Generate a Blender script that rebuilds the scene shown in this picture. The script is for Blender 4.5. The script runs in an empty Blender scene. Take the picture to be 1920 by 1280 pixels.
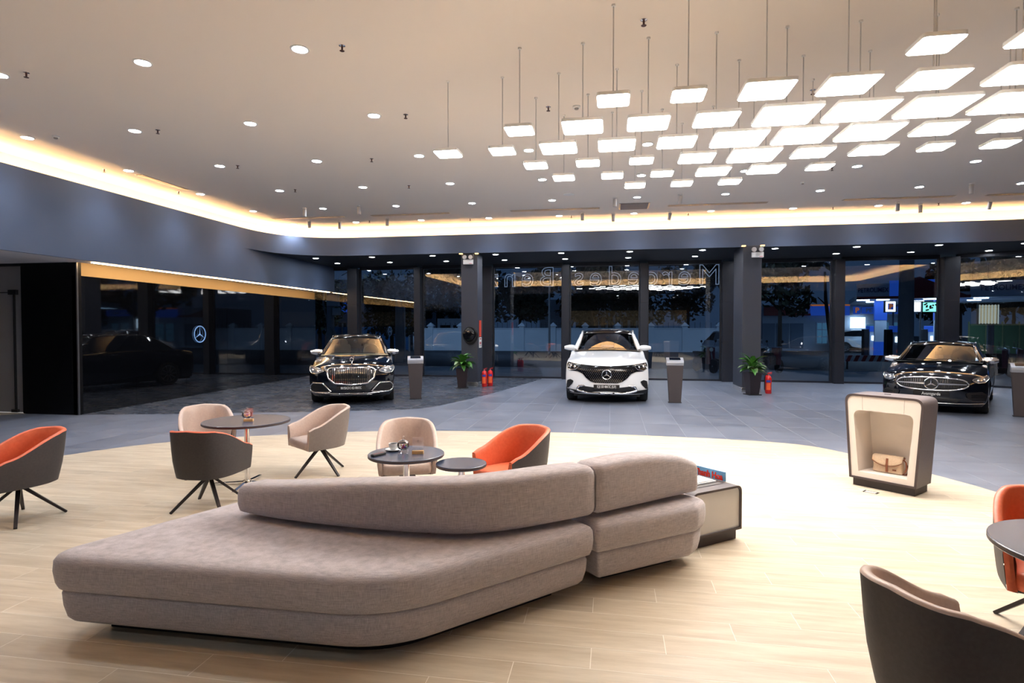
import bpy, bmesh, math, random
from mathutils import Vector, Matrix
random.seed(7)
PI = math.pi
SC = bpy.context.scene
COL = SC.collection

# ------------------------------------------------------------------ camera
FPX, CAMH, YAW, PIT = 1100.0, 1.75, math.radians(9.6), math.radians(-1.35)
cd = bpy.data.cameras.new('camera')
cd.sensor_width = 36; cd.lens = FPX / 1920 * 36; cd.clip_start = 0.05; cd.clip_end = 600
cam = bpy.data.objects.new('camera', cd); COL.objects.link(cam)
cam.location = (0, 0, CAMH); cam.rotation_euler = (PI / 2 + PIT, 0, YAW)
SC.camera = cam
# ------------------------------------------------------------------ world (dusk)
w = bpy.data.worlds.new('dusk'); SC.world = w; w.use_nodes = True
bg = w.node_tree.nodes['Background']
bg.inputs[0].default_value = (0.10, 0.19, 0.36, 1); bg.inputs[1].default_value = 0.095
# ------------------------------------------------------------------ exposure
SC.view_settings.view_transform = 'Standard'; SC.view_settings.look = 'None'
SC.view_settings.exposure = 1.5; SC.view_settings.gamma = 1; SC.view_settings.use_curve_mapping = False
E_PENDANT, E_DOWN, E_COVE, E_LEN, E_WALL = 11.0, 34.0, 30.0, 60.0, 9.0
SC.cycles.max_bounces = 10; SC.cycles.diffuse_bounces = 6; SC.cycles.glossy_bounces = 4
SC.cycles.transparent_max_bounces = 12; SC.cycles.sample_clamp_indirect = 6

_F = Vector((-math.sin(YAW) * math.cos(PIT), math.cos(YAW) * math.cos(PIT), math.sin(PIT)))
_R = Vector((math.cos(YAW), math.sin(YAW), 0)); _U = _R.cross(_F)
def at(px, py, Y):                       # surveyed bearing -> point in the world at depth Y
    r = _F * FPX + _R * (px - 960) - _U * (py - 640)
    return r * (Y / r.y) + Vector((0, 0, CAMH))

# ------------------------------------------------------------------ materials
MATS = {}
def mat(name, col=(.5, .5, .5), rough=.5, metal=0, emit=None, es=0, coat=0, trans=0, alpha=1, spec=.5, ior=1.45):
    if name in MATS: return MATS[name]
    m = bpy.data.materials.new(name); m.use_nodes = True; MATS[name] = m
    b = m.node_tree.nodes['Principled BSDF']
    b.inputs['Base Color'].default_value = (*col, 1); b.inputs['Roughness'].default_value = rough
    b.inputs['Metallic'].default_value = metal; b.inputs['Coat Weight'].default_value = coat
    b.inputs['Coat Roughness'].default_value = .03; b.inputs['Transmission Weight'].default_value = trans
    b.inputs['Specular IOR Level'].default_value = spec; b.inputs['IOR'].default_value = ior
    if emit: b.inputs['Emission Color'].default_value = (*emit, 1); b.inputs['Emission Strength'].default_value = es
    return m
def noisy(name, c1, c2, rough, scale=(1, 1, 1), nscale=5, detail=4, bump=0, rnd=0, coords='pos', spec=.5, r2=None, bscale=None):
    m = mat(name, c1, rough, spec=spec); nt = m.node_tree; N = nt.nodes; L = nt.links; b = N['Principled BSDF']
    if coords == 'pos': g = N.new('ShaderNodeNewGeometry'); src = g.outputs['Position']
    else: g = N.new('ShaderNodeTexCoord'); src = g.outputs['Object']
    mp = N.new('ShaderNodeMapping'); mp.inputs['Scale'].default_value = scale; L.new(src, mp.inputs['Vector'])
    n = N.new('ShaderNodeTexNoise'); n.inputs['Scale'].default_value = nscale; n.inputs['Detail'].default_value = detail
    n.inputs['Roughness'].default_value = .6
    L.new(mp.outputs[0], n.inputs['Vector'])
    if rnd:
        oi = N.new('ShaderNodeObjectInfo'); ma = N.new('ShaderNodeMath'); ma.operation = 'MULTIPLY'; ma.inputs[1].default_value = 37.
        L.new(oi.outputs['Random'], ma.inputs[0]); cb = N.new('ShaderNodeCombineXYZ'); L.new(ma.outputs[0], cb.inputs[2])
        L.new(cb.outputs[0], mp.inputs['Location'])
    rp = N.new('ShaderNodeValToRGB'); rp.color_ramp.elements[0].color = (*c1, 1); rp.color_ramp.elements[1].color = (*c2, 1)
    rp.color_ramp.elements[0].position = .3; rp.color_ramp.elements[1].position = .7
    L.new(n.outputs['Fac'], rp.inputs[0]); out = rp.outputs[0]
    if rnd:
        hs = N.new('ShaderNodeHueSaturation'); mr = N.new('ShaderNodeMapRange')
        mr.inputs['To Min'].default_value = 1 - rnd; mr.inputs['To Max'].default_value = 1 + rnd
        L.new(oi.outputs['Random'], mr.inputs['Value']); L.new(mr.outputs[0], hs.inputs['Value']); L.new(out, hs.inputs['Color']); out = hs.outputs[0]
    L.new(out, b.inputs['Base Color'])
    if r2:
        rr = N.new('ShaderNodeMapRange'); rr.inputs['To Min'].default_value = rough; rr.inputs['To Max'].default_value = r2
        L.new(n.outputs['Fac'], rr.inputs['Value']); L.new(rr.outputs[0], b.inputs['Roughness'])
    if bump:
        bp = N.new('ShaderNodeBump'); bp.inputs['Strength'].default_value = bump; bp.inputs['Distance'].default_value = .004
        if bscale:
            n2 = N.new('ShaderNodeTexNoise'); n2.inputs['Scale'].default_value = bscale; L.new(src, n2.inputs['Vector']); L.new(n2.outputs['Fac'], bp.inputs['Height'])
        else: L.new(n.outputs['Fac'], bp.inputs['Height'])
        L.new(bp.outputs[0], b.inputs['Normal'])
    return m
def glassmat(name, tint, refl=1.0, ior=1.5, rough=0.0, base=.0):
    m = bpy.data.materials.new(name); m.use_nodes = True; MATS[name] = m; nt = m.node_tree; N = nt.nodes; L = nt.links
    N.clear(); o = N.new('ShaderNodeOutputMaterial'); mx = N.new('ShaderNodeMixShader')
    t = N.new('ShaderNodeBsdfTransparent'); t.inputs[0].default_value = (*tint, 1)
    g = N.new('ShaderNodeBsdfGlossy'); g.inputs['Roughness'].default_value = rough; g.inputs[0].default_value = (1, 1, 1, 1)
    fr = N.new('ShaderNodeFresnel'); fr.inputs[0].default_value = ior
    ma = N.new('ShaderNodeMath'); ma.operation = 'MULTIPLY_ADD'; ma.inputs[1].default_value = refl; ma.inputs[2].default_value = base; ma.use_clamp = True
    L.new(fr.outputs[0], ma.inputs[0]); L.new(ma.outputs[0], mx.inputs[0]); L.new(t.outputs[0], mx.inputs[1]); L.new(g.outputs[0], mx.inputs[2])
    L.new(mx.outputs[0], o.inputs[0]); return m
WOOD = noisy('light oak plank', (.455, .375, .275), (.625, .545, .43), .33, (.9, 7, 1), 2.2, 6, bump=.04, rnd=.08, spec=.4)
TILE = noisy('grey stone tile', (.115, .132, .178), (.185, .205, .262), .26, (1.0, 2.6, 1), 1.6, 6, bump=.05, rnd=.08, r2=.42)
TILED = noisy('dark stone tile', (.045, .052, .070), (.072, .082, .108), .2, (1.0, 2.4, 1), 1.2, 4, bump=.03, rnd=.12, r2=.35)
GROUT = mat('pale grout', (.78, .73, .65), .8)
GROUTG = mat('grey grout', (.50, .52, .56), .8)
CEILM = mat('warm white ceiling paint', (.87, .80, .735), .75)
COVEM = mat('cream cove paint', (.88, .84, .76), .8)
FASC = noisy('blue grey painted fascia', (.066, .092, .155), (.072, .098, .163), .6, nscale=1.2)
FASCB = noisy('grey brown painted fascia', (.10, .10, .13), (.108, .108, .138), .6, nscale=1.2)
SOFF = mat('dark soffit paint', (.012, .014, .022), .55)
SOFFL = mat('grey lower soffit paint', (.62, .60, .62), .7)
BLKG = mat('black back-painted glass', (.0025, .0028, .004), .02, spec=.7, coat=1)
BLKP = mat('black panel', (.003, .003, .004), .35, spec=.3)
GOLD = mat('beige recess paint', (.48, .34, .17), .6)
MULL = mat('anthracite mullion metal', (.022, .024, .034), .4, .3)
COLM = mat('anthracite column paint', (.040, .044, .062), .5)
STEEL = mat('brushed steel', (.75, .72, .68), .25, 1)
CHROME = mat('chrome', (.9, .9, .92), .06, 1)
GLASSW = glassmat('window glass', (.72, .80, .88), 1.9, 1.5, base=.03)
GLASSC = glassmat('clear glassware', (.99, .99, 1), 1.2, 1.4, rough=.06, base=.10)
GLASSD = mat('frosted office glass', (.26, .26, .27), .35)
GLASSW.name = 'window glass'
WSCR = glassmat('windscreen glass', (.55, .6, .62), 2.2, 1.5, base=.03)
SIDEG = mat('dark car side glass', (.006, .008, .01), .02, spec=.7)
BLACK = mat('gloss black', (.004, .004, .006), .12, spec=.5)
DARK = mat('matt black plastic', (.008, .008, .01), .6)
RUB = mat('tyre rubber', (.008, .008, .009), .75)
PAINTB = mat('black car paint', (.003, .004, .008), .12, coat=1, spec=.5)
PAINTW = mat('white car paint', (.80, .81, .83), .25, coat=1)
LAMPG = mat('headlamp lens', (.25, .27, .31), .08, .5)
SEATC = mat('cream leather', (.55, .48, .34), .5)
FABRIC = None
CH_DARK = noisy('dark brown leatherette', (.034, .029, .032), (.045, .039, .042), .55, nscale=60, bump=.1, coords='obj')
CH_BEI = noisy('beige leatherette', (.46, .35, .30), (.52, .41, .355), .45, nscale=40, bump=.1, coords='obj')
CH_ORG = noisy('orange leatherette', (.63, .125, .055), (.70, .155, .07), .42, nscale=40, bump=.1, coords='obj')
CH_TAU = noisy('taupe leatherette', (.145, .12, .112), (.17, .142, .133), .5, nscale=40, bump=.1, coords='obj')
LEG = mat('dark bronze metal', (.028, .022, .024), .4, .4)
TTOP = mat('dark laminate top', (.05, .062, .105), .24, spec=.9)
EDGE = mat('brown laminate edge', (.055, .04, .042), .5)
TAUPE = noisy('taupe laminate', (.105, .09, .098), (.125, .108, .115), .5, (1, 1, 8), 20, 3)
CREAM = mat('cream laminate', (.66, .60, .555), .5)
WHITEP = mat('white plastic', (.8, .8, .8), .4)
RED = mat('red enamel', (.62, .012, .012), .25, coat=.5)
BLUE = mat('blue print', (.02, .05, .35), .5)
LEAF = noisy('glossy leaf', (.02, .11, .015), (.09, .26, .035), .35, nscale=9, coords='obj')
LEAFP = noisy('pale variegated leaf', (.06, .15, .05), (.26, .33, .17), .4, nscale=14, coords='obj')
ASPH = mat('asphalt', (.035, .04, .05), .8)
PAVE = mat('pavement', (.38, .42, .46), .8)
TREE = noisy('dark foliage', (.006, .012, .008), (.02, .03, .015), .9, nscale=3)
CONC = mat('grey concrete pole', (.22, .23, .25), .9)
def lamp(name, col, s): return mat(name, col, .5, emit=col, es=s)
PEND_E = lamp('pendant diffuser', (1, .94, .87), E_PENDANT)
DOWN_E = lamp('downlight lens', (.86, .92, 1), E_LEN)
COVE_E = lamp('warm led strip', (1, .63, .29), E_COVE)
WALL_E = lamp('slim led line', (1, .68, .34), E_WALL)
def fabric():
    m = noisy('grey beige woven fabric', (.285, .255, .265), (.58, .525, .545), .9, (1, 1, 1), 260, 2, coords='pos', spec=.15)
    N = m.node_tree.nodes; L = m.node_tree.links; b = N['Principled BSDF']
    g = [n for n in N if n.type == 'NEW_GEOMETRY'][0]; rp = [n for n in N if n.type == 'VALTORGB'][0]
    fac = []
    for sc in ((18, 18, 330), (330, 330, 22)):
        mp = N.new('ShaderNodeMapping'); mp.inputs['Scale'].default_value = sc; L.new(g.outputs['Position'], mp.inputs[0])
        n = N.new('ShaderNodeTexNoise'); n.inputs['Scale'].default_value = 1; n.inputs['Detail'].default_value = 2; L.new(mp.outputs[0], n.inputs[0]); fac.append(n)
    a = N.new('ShaderNodeMath'); a.operation = 'ADD'; L.new(fac[0].outputs['Fac'], a.inputs[0]); L.new(fac[1].outputs['Fac'], a.inputs[1])
    h = N.new('ShaderNodeMath'); h.operation = 'MULTIPLY'; h.inputs[1].default_value = .5; L.new(a.outputs[0], h.inputs[0])
    L.new(h.outputs[0], rp.inputs[0])
    bp = N.new('ShaderNodeBump'); bp.inputs['Strength'].default_value = .25; bp.inputs['Distance'].default_value = .003
    L.new(h.outputs[0], bp.inputs['Height']); L.new(bp.outputs[0], b.inputs['Normal']); b.inputs['Sheen Weight'].default_value = .3
    return m
FABRIC = fabric()

# ------------------------------------------------------------------ mesh helpers
def empty(name, loc=(0, 0, 0), rz=0):
    o = bpy.data.objects.new(name, None); COL.objects.link(o); o.location = loc; o.rotation_euler = (0, 0, rz); o.empty_display_size = .1
    return o
def tag(o, label=None, cat=None, group=None, kind=None):
    if label: o['label'] = label
    if cat: o['category'] = cat
    if group: o['group'] = group
    if kind: o['kind'] = kind
    return o
def thing(name, label, cat, loc=(0, 0, 0), rz=0, group=None): return tag(empty(name, loc, rz), label, cat, group)
def link(name, me, parent=None, loc=None, rz=None):
    o = bpy.data.objects.new(name, me); COL.objects.link(o)
    if parent: o.parent = parent
    if loc: o.location = loc
    if rz is not None: o.rotation_euler = (0, 0, rz)
    return o
class MB:
    def __init__(s): s.v = []; s.f = []
    def add(s, vs, fs):
        n = len(s.v); s.v += [tuple(v) for v in vs]; s.f += [tuple(i + n for i in f) for f in fs]; return s
    def box(s, x0, x1, y0, y1, z0, z1):
        return s.add([(x, y, z) for z in (z0, z1) for y in (y0, y1) for x in (x0, x1)],
                     [(0, 2, 3, 1), (4, 5, 7, 6), (0, 1, 5, 4), (2, 6, 7, 3), (0, 4, 6, 2), (1, 3, 7, 5)])
    def prism(s, pts, z0, z1, top=1.0, c=None):
        n = len(pts); c = c or (0, 0)
        vs = [(x, y, z0) for x, y in pts] + [(c[0] + (x - c[0]) * top, c[1] + (y - c[1]) * top, z1) for x, y in pts]
        fs = [tuple(range(n - 1, -1, -1)), tuple(range(n, 2 * n))] + [(i, (i + 1) % n, n + (i + 1) % n, n + i) for i in range(n)]
        return s.add(vs, fs)
    def grid(s, rows, close=False):
        n = len(rows[0]); vs = [p for r in rows for p in r]; fs = []
        for i in range(len(rows) - 1):
            for j in range(n if close else n - 1):
                k = (j + 1) % n; fs.append((i * n + j, i * n + k, (i + 1) * n + k, (i + 1) * n + j))
        return s.add(vs, fs)
    def lathe(s, prof, n=20, c=(0, 0, 0), axis='z'):
        rows = []
        for r, z in prof:
            row = []
            for i in range(n):
                a = 2 * PI * i / n; x, y = r * math.cos(a), r * math.sin(a)
                p = (x, y, z) if axis == 'z' else ((z, x, y) if axis == 'x' else (x, z, y))
                row.append((p[0] + c[0], p[1] + c[1], p[2] + c[2]))
            rows.append(row)
        s.grid(rows, True)
        for row, rev in ((0, 1), (-1, 0)):
            if prof[row][0] > 1e-4:
                b = len(s.v); s.v += rows[row]; f = tuple(range(b, b + n)); s.f.append(f[::-1] if rev else f)
        return s
    def tube(s, pts, r, n=8, closed=False, flat=1.0):
        pts = [Vector(p) for p in pts]; m = len(pts); rows = []
        for i, p in enumerate(pts):
            if closed: d = pts[(i + 1) % m] - pts[i - 1]
            else: d = pts[min(i + 1, m - 1)] - pts[max(i - 1, 0)]
            d.normalize(); up = Vector((0, 0, 1)) if abs(d.z) < .95 else Vector((0, 1, 0))
            a = d.cross(up).normalized(); b = a.cross(d).normalized(); rr = r[i] if isinstance(r, (list, tuple)) else r
            rows.append([tuple(p + a * (rr * math.cos(2 * PI * k / n)) + b * (rr * flat * math.sin(2 * PI * k / n))) for k in range(n)])
        if closed: rows.append(rows[0])
        s.grid(rows, True)
        if not closed:
            for row in (rows[0], rows[-1]):
                bb = len(s.v); s.v += row; s.f.append(tuple(range(bb, bb + n)))
        return s
    def bar(s, a, b, w, h, w2=None, h2=None):
        a, b = Vector(a), Vector(b); d = (b - a).normalized(); up = Vector((0, 0, 1)) if abs(d.z) < .95 else Vector((0, 1, 0))
        x = d.cross(up).normalized(); y = x.cross(d).normalized(); vs = []
        for p, ww, hh in ((a, w, h), (b, w2 or w, h2 or h)):
            vs += [p + x * (ww / 2 * i) + y * (hh / 2 * j) for i, j in ((-1, -1), (1, -1), (1, 1), (-1, 1))]
        return s.add([tuple(v) for v in vs], [(3, 2, 1, 0), (4, 5, 6, 7), (0, 1, 5, 4), (1, 2, 6, 5), (2, 3, 7, 6), (3, 0, 4, 7)])
    def mesh(s, name, m, smooth=40, weld=False):
        me = bpy.data.meshes.new(name); me.from_pydata([tuple(v) for v in s.v], [], s.f); me.validate()
        bm = bmesh.new(); bm.from_mesh(me)
        if weld: bmesh.ops.remove_doubles(bm, verts=bm.verts, dist=1e-4)
        bmesh.ops.recalc_face_normals(bm, faces=bm.faces); bm.to_mesh(me); bm.free()
        if m: me.materials.append(m)
        if smooth:
            me.shade_smooth(); me.set_sharp_from_angle(angle=math.radians(smooth))
        return me
    def build(s, name, m, parent=None, smooth=40, bevel=0, loc=None, sub=0, weld=False, seg=2):
        o = link(name, s.mesh(name, m, smooth, weld or sub > 0), parent, loc)
        if sub: md = o.modifiers.new('s', 'SUBSURF'); md.levels = sub; md.render_levels = sub
        if bevel: md = o.modifiers.new('b', 'BEVEL'); md.width = bevel; md.segments = seg; md.limit_method = 'ANGLE'; md.angle_limit = .6
        return o
def box(name, m, x0, x1, y0, y1, z0, z1, parent=None, bevel=0):
    return MB().box(x0, x1, y0, y1, z0, z1).build(name, m, parent, bevel=bevel, smooth=0 if not bevel else 40)
def copy_tree(o, parent=None):
    c = o.copy(); COL.objects.link(c); c.parent = parent
    for ch in list(o.children): copy_tree(ch, c)
    return c
def place(o, loc, rz=0, label=None, group=None):
    o.location = loc; o.rotation_euler = (0, 0, rz)
    if label: o['label'] = label
    if group: o['group'] = group
    return o
def text(name, s, size, m, parent, loc, rot=(PI / 2, 0, 0), ext=.002, align='CENTER', sx=1.0, bold=0, outline=0):
    cu = bpy.data.curves.new('t', 'FONT'); cu.body = s; cu.size = size; cu.align_x = align; cu.align_y = 'CENTER'; cu.extrude = ext; cu.resolution_u = 3
    cu.offset = bold
    if outline: cu.fill_mode = 'NONE'; cu.extrude = 0; cu.bevel_depth = outline; cu.bevel_resolution = 0
    o = bpy.data.objects.new('t', cu); COL.objects.link(o); dg = bpy.context.evaluated_depsgraph_get()
    me = bpy.data.meshes.new_from_object(o.evaluated_get(dg)); bpy.data.objects.remove(o); me.name = name
    me.materials.clear(); me.materials.append(m)
    t = link(name, me, parent); t.location = loc; t.rotation_euler = rot; t.scale = (sx, 1, 1); return t
def struct(o, label=None): o['kind'] = 'structure'; (label and tag(o, label)); return o
def rpoly(pts, r, n=6):
    """round the corners of a polygon; r number or list"""
    out = []; m = len(pts)
    for i, p in enumerate(pts):
        rr = r[i] if isinstance(r, (list, tuple)) else r
        p = Vector(p); a = Vector(pts[i - 1]) - p; b = Vector(pts[(i + 1) % m]) - p
        if rr <= 0: out.append(tuple(p)); continue
        ang = a.angle(b) / 2; t = min(rr / math.tan(ang), a.length * .49, b.length * .49)
        p0 = p + a.normalized() * t; p1 = p + b.normalized() * t
        for k in range(n + 1):
            u = k / n; out.append(tuple(p0 * (1 - u) ** 2 + p * 2 * u * (1 - u) + p1 * u * u))
    return out
def inset(pts, d):
    m = len(pts); area = sum(pts[i - 1][0] * pts[i][1] - pts[i][0] * pts[i - 1][1] for i in range(m)); sg = 1 if area > 0 else -1
    out = []
    for i in range(m):
        a = Vector(pts[i]) - Vector(pts[i - 1]); b = Vector(pts[(i + 1) % m]) - Vector(pts[i])
        na = Vector((-a.y, a.x)); nb = Vector((-b.y, b.x))
        if na.length > 1e-6: na.normalize()
        if nb.length > 1e-6: nb.normalize()
        n = na + nb; n = n.normalized() if n.length > 1e-6 else na
        k = max(.5, n.dot(nb)); out.append((pts[i][0] + n.x * d * sg / k, pts[i][1] + n.y * d * sg / k))
    return out
def clip(poly, cl):
    """clip polygon by a convex polygon (ccw)"""
    out = poly
    for i in range(len(cl)):
        a, b = cl[i - 1], cl[i]; inp = out; out = []
        if not inp: break
        def side(p): return (b[0] - a[0]) * (p[1] - a[1]) - (b[1] - a[1]) * (p[0] - a[0])
        for j in range(len(inp)):
            p, q = inp[j - 1], inp[j]; sp, sq = side(p), side(q)
            if (sp >= 0) != (sq >= 0):
                t = sp / (sp - sq); out.append((p[0] + (q[0] - p[0]) * t, p[1] + (q[1] - p[1]) * t))
            if sq >= 0: out.append(q)
    return out
def area(p): return abs(sum(p[i - 1][0] * p[i][1] - p[i][0] * p[i - 1][1] for i in range(len(p)))) / 2
def catmull(pts, n=6, closed=False):
    out = []; m = len(pts); V = [Vector(p) for p in pts]
    rng = range(m) if closed else range(m - 1)
    for i in rng:
        p0 = V[i - 1] if (closed or i > 0) else V[0]; p1 = V[i]; p2 = V[(i + 1) % m]; p3 = V[(i + 2) % m] if (closed or i + 2 < m) else V[-1]
        for k in range(n):
            t = k / n; out.append(tuple(.5 * ((2 * p1) + (p2 - p0) * t + (2 * p0 - 5 * p1 + 4 * p2 - p3) * t * t + (3 * p1 - p0 - 3 * p2 + p3) * t ** 3)))
    if not closed: out.append(tuple(V[-1]))
    return out
# ================================================================== SETTING
CZ, LIPZ, SOFZ, LOWZ = 4.84, 4.51, 3.96, 3.055
WX, BY = -10.05, 17.0                    # fascia planes: left and back
loop = rpoly([(WX, 1.5), (13.0, 1.5), (13.0, BY), (WX, BY)], [.8, .8, 3.6, 2.3], 12)      # ccw ceiling opening
loop_out = inset(loop, -.55)
# floor
floor = struct(box('floor', GROUTG, -15, 17, -7, 20.6, -.12, -.0008))
wood_c = [(-7.6, -1), (4.1, -1), (4.45, 2), (4.42, 4.6), (4.12, 6.62), (3.82, 7.6), (3.27, 8.75), (2.6, 9.4), (.8, 9.68), (-1.3, 9.72), (-3.7, 9.4), (-5.05, 8.88), (-6.2, 8.3), (-6.96, 7.6), (-7.4, 6.8), (-7.65, 5.2)]
wood_p = catmull(wood_c[2:-1], 6); wood_p = [(-7.7, -1), (4.3, -1)] + wood_p + [(-7.66, 4.8)]
dark_p = [(-11.8, 10.13), (-10.5, 10.13), (-8.5, 10.62)] + catmull([(-6.5, 11.2), (-4.75, 11.8), (-4.05, 12.2), (-3.72, 12.95), (-3.25, 14.7), (-2.8, 17.1), (-2.35, 19.9)], 5) + [(-2.3, 20.5), (-11.8, 20.5)]
MB().prism(wood_p, -.004, .0036).build('grout', GROUT, floor, smooth=0)
def pieces(name, cells, m, z0, z1, limit, region=None, gap=.0022, vis=lambda x, y: True):
    full = {}; lst = []
    for (x0, x1, y0, y1) in cells:
        r = [(x0 + gap, y0 + gap), (x1 - gap, y0 + gap), (x1 - gap, y1 - gap), (x0 + gap, y1 - gap)]
        c = clip(r, region) if region else r
        if len(c) < 3 or area(c) < 2e-4: continue
        cx, cy = (x0 + x1) / 2, (y0 + y1) / 2; lst.append((0 if vis(cx, cy) else 1, math.hypot(cx, cy), cx, cy, c, abs(area(c) - area(r)) < 1e-6))
    lst.sort(key=lambda q: q[:2]); rest = MB(); key = (name, m.name)
    for i, (v, d, cx, cy, c, isf) in enumerate(lst):
        loc = [(x - cx, y - cy) for x, y in c]
        if i < limit and not v:
            if isf:
                if key not in full: full[key] = MB().prism(loc, z0, z1).mesh(name, m, 0)
                me = full[key]
            else: me = MB().prism(loc, z0, z1).mesh(name, m, 0)
            link(name, me, floor, (cx, cy, 0))
        else: rest.prism(c, z0, z1)
    if rest.v: tag(rest.build(name + '_field', m, floor, smooth=0), kind='stuff')
    return min(limit, len(lst))
infr = lambda x, y: y > 1.9 and -52 < math.degrees(math.atan2(x, y)) + 9.6 < 46
cells = []
for k in range(-21, 35):
    y0 = 2.99 + .2 * k; off = (-.1 + .397 * k) % 1.197
    for j in range(-8, 5): cells.append((off + 1.197 * j, off + 1.197 * (j + 1), y0, y0 + .2))
pieces('plank', cells, WOOD, -.004, .004, 300, wood_p, vis=infr)
cells = []
for i in range(-19, 23):
    for j in range(0, 9):
        cells.append((-.02 + .607 * i, -.02 + .607 * (i + 1), 9.72 + 1.213 * j, 9.72 + 1.213 * (j + 1)))
nd = pieces('tile', cells, TILED, -.008, .002, 60, dark_p, gap=.002)
cells2 = []
for i in range(-25, 28):
    for j in range(-14, 9):
        c = (-.02 + .607 * i, -.02 + .607 * (i + 1), 9.72 + 1.213 * j, 9.72 + 1.213 * (j + 1))
        q = [(c[0], c[2]), (c[1], c[2]), (c[1], c[3]), (c[0], c[3])]
        if any(area(clip(q, pp)) > area(q) * .999 for pp in (wood_p, dark_p) if len(clip(q, pp)) > 2): continue
        cells2.append(c)
pieces('tile', cells2, TILE, -.008, 0.0, 240, None, gap=.002, vis=infr)
oc = [(-13.6, 8.3), (-11.75, 10.12), (-13.6, 10.12)]
for k in range(0, 10):
    c = clip([(-14, 8.2 + .2 * k), (-11, 8.2 + .2 * k), (-11, 8.397 + .2 * k), (-14, 8.397 + .2 * k)], oc)
    if len(c) > 2: MB().prism(c, -.004, .004).build('plank', WOOD, floor, smooth=0)
tag(thing('floor_socket', 'small square metal floor socket plate in front of the trapezoid display cabinet', 'socket', (2.72, 6.73, .004), -.7), None)
fs = COL.objects['floor_socket']
MB().box(-.07, .07, -.05, .05, 0, .004).build('plate', STEEL, fs, bevel=.001); MB().box(-.05, .05, -.03, .03, .004, .006).build('lid', mat('grey lid', (.4, .4, .4), .4), fs)
# ceiling and cove
def slab(name, outline, z0, z1, m): return MB().prism(outline, z0, z1).build(name, m, smooth=0)
struct(slab('ceiling', loop_out, CZ, CZ + .06, CEILM))
def ribbon(name, pts, z0, z1, m, th=.02, closed=True):
    q = inset(pts, -th); mb = MB(); n = len(pts)
    rows = [[(x, y, z0) for x, y in pts], [(x, y, z1) for x, y in pts], [(x, y, z1) for x, y in q], [(x, y, z0) for x, y in q]]
    rows.append(rows[0]); mb.grid(rows, closed); return mb.build(name, m, smooth=35)
# upper lip ring all round, full-height fascia at the back and left
def sub_path(pts, test): return [p for p in pts if test(p)]
ring = MB(); q = inset(loop, -.03); n = len(loop)
rows = []
for pz, arr in ((SOFZ, loop), (LIPZ, loop), (LIPZ, q), (SOFZ, q)): rows.append([(x, y, pz) for x, y in arr])
rows.append(rows[0]); ring.grid(rows, True)
struct(ring.build('trim_1', FASC, smooth=35))
struct(ribbon('trim_2', loop_out, 4.2, CZ, COVEM, .03))
q2 = MB(); q2.grid([[(x, y, 4.24) for x, y in inset(loop, -.03)], [(x, y, 4.24) for x, y in loop_out], [(x, y, 4.2) for x, y in loop_out], [(x, y, 4.2) for x, y in inset(loop, -.03)]], True)
struct(q2.build('trim_3', COVEM, smooth=0))
cs = thing('cove_led_strip', 'warm glowing LED strip hidden in the curved ceiling cove', 'light strip', (0, 0, 0))
la, lb = inset(loop, -.26), inset(loop, -.31)
MB().grid([[(x, y, 4.402) for x, y in la], [(x, y, 4.402) for x, y in lb]], True).build('diffuser', COVE_E, cs, smooth=0)
MB().grid([[(x, y, 4.241) for x, y in la], [(x, y, 4.398) for x, y in la], [(x, y, 4.398) for x, y in lb], [(x, y, 4.241) for x, y in lb]], True).build('profile', WHITEP, cs, smooth=0)
# left band wall (drops below the back soffit) runs to the glass
struct(MB().box(WX - .06, WX, -6, 20.25, LOWZ, SOFZ).build('wall_left', FASC, smooth=0))
# soffits
def soffit(name, polys, z, m):
    mb = MB()
    for p in polys: mb.prism(p, z, z + .04)
    return struct(mb.build(name, m, smooth=0))
lq = inset(loop, -.002)
back_pts = [p for p in lq if p[1] > 13.0]          # right corner -> back -> left corner (ccw order)
back_pts = sorted([p for p in back_pts], key=lambda p: math.atan2(p[1] - 10, p[0] - 1))
polys = []
for a, b in zip(back_pts[:-1], back_pts[1:]):
    if b[0] > a[0] - 1e-6: continue
    polys.append([(b[0], b[1]), (a[0], a[1]), (a[0], 20.7), (b[0], 20.7)])
polys.append([(13.0, -7), (17, -7), (17, 20.7), (13.0, 20.7)]); polys.append([(WX, -7), (13.0, -7), (13.0, 1.5), (WX, 1.5)])
soffit('ceiling', polys, SOFZ, SOFF)
soffit('ceiling', [[(-16, -7), (WX - .06, -7), (WX - .06, 20.3), (-10.95, 20.3), (-10.72, 10.1), (-16, 10.1)]], LOWZ, SOFFL)
# black glazed wall on the left
bw = struct(empty('wall_left', (0, 0, 0)))
def bx(y): return -10.5 - .35 * (y - 10.1) / 10.4
seams = [10.1, 11.6, 13.25, 14.95, 16.6, 18.3, 20.3]
for a, b in zip(seams[:-1], seams[1:]):
    g = .004; MB().prism([(bx(a + g), a + g), (bx(b - g), b - g), (bx(b) - .02, b - g), (bx(a) - .02, a + g)], 0, 2.79).build('panel', BLKG, bw, smooth=0)
MB().prism([(bx(10.1) - .021, 10.1), (bx(20.3) - .021, 20.3), (bx(20.3) - .12, 20.3), (bx(10.1) - .12, 10.1)], 0, 2.79).build('backing', mat('seam grey', (.02, .02, .022), .5), bw, smooth=0)
MB().prism([(bx(10.12) - .01, 10.12), (bx(20.3) - .01, 20.3), (bx(20.3) - .12, 20.3), (bx(10.12) - .12, 10.12)], 2.79, LOWZ + .1).build('recess', GOLD, bw, smooth=0)
struct(MB().box(-11.82, -10.5, 10.1, 10.2, 0, 3.05).build('wall_left', BLKP, smooth=0)); COL.objects['wall_left.002'].name = 'wall_front_left'
MB().box(-10.515, -10.49, 10.09, 10.12, 0, 3.05).build('trim_4', mat('edge steel', (.2, .2, .22), .3, .8), smooth=0)['kind'] = 'structure'
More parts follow.
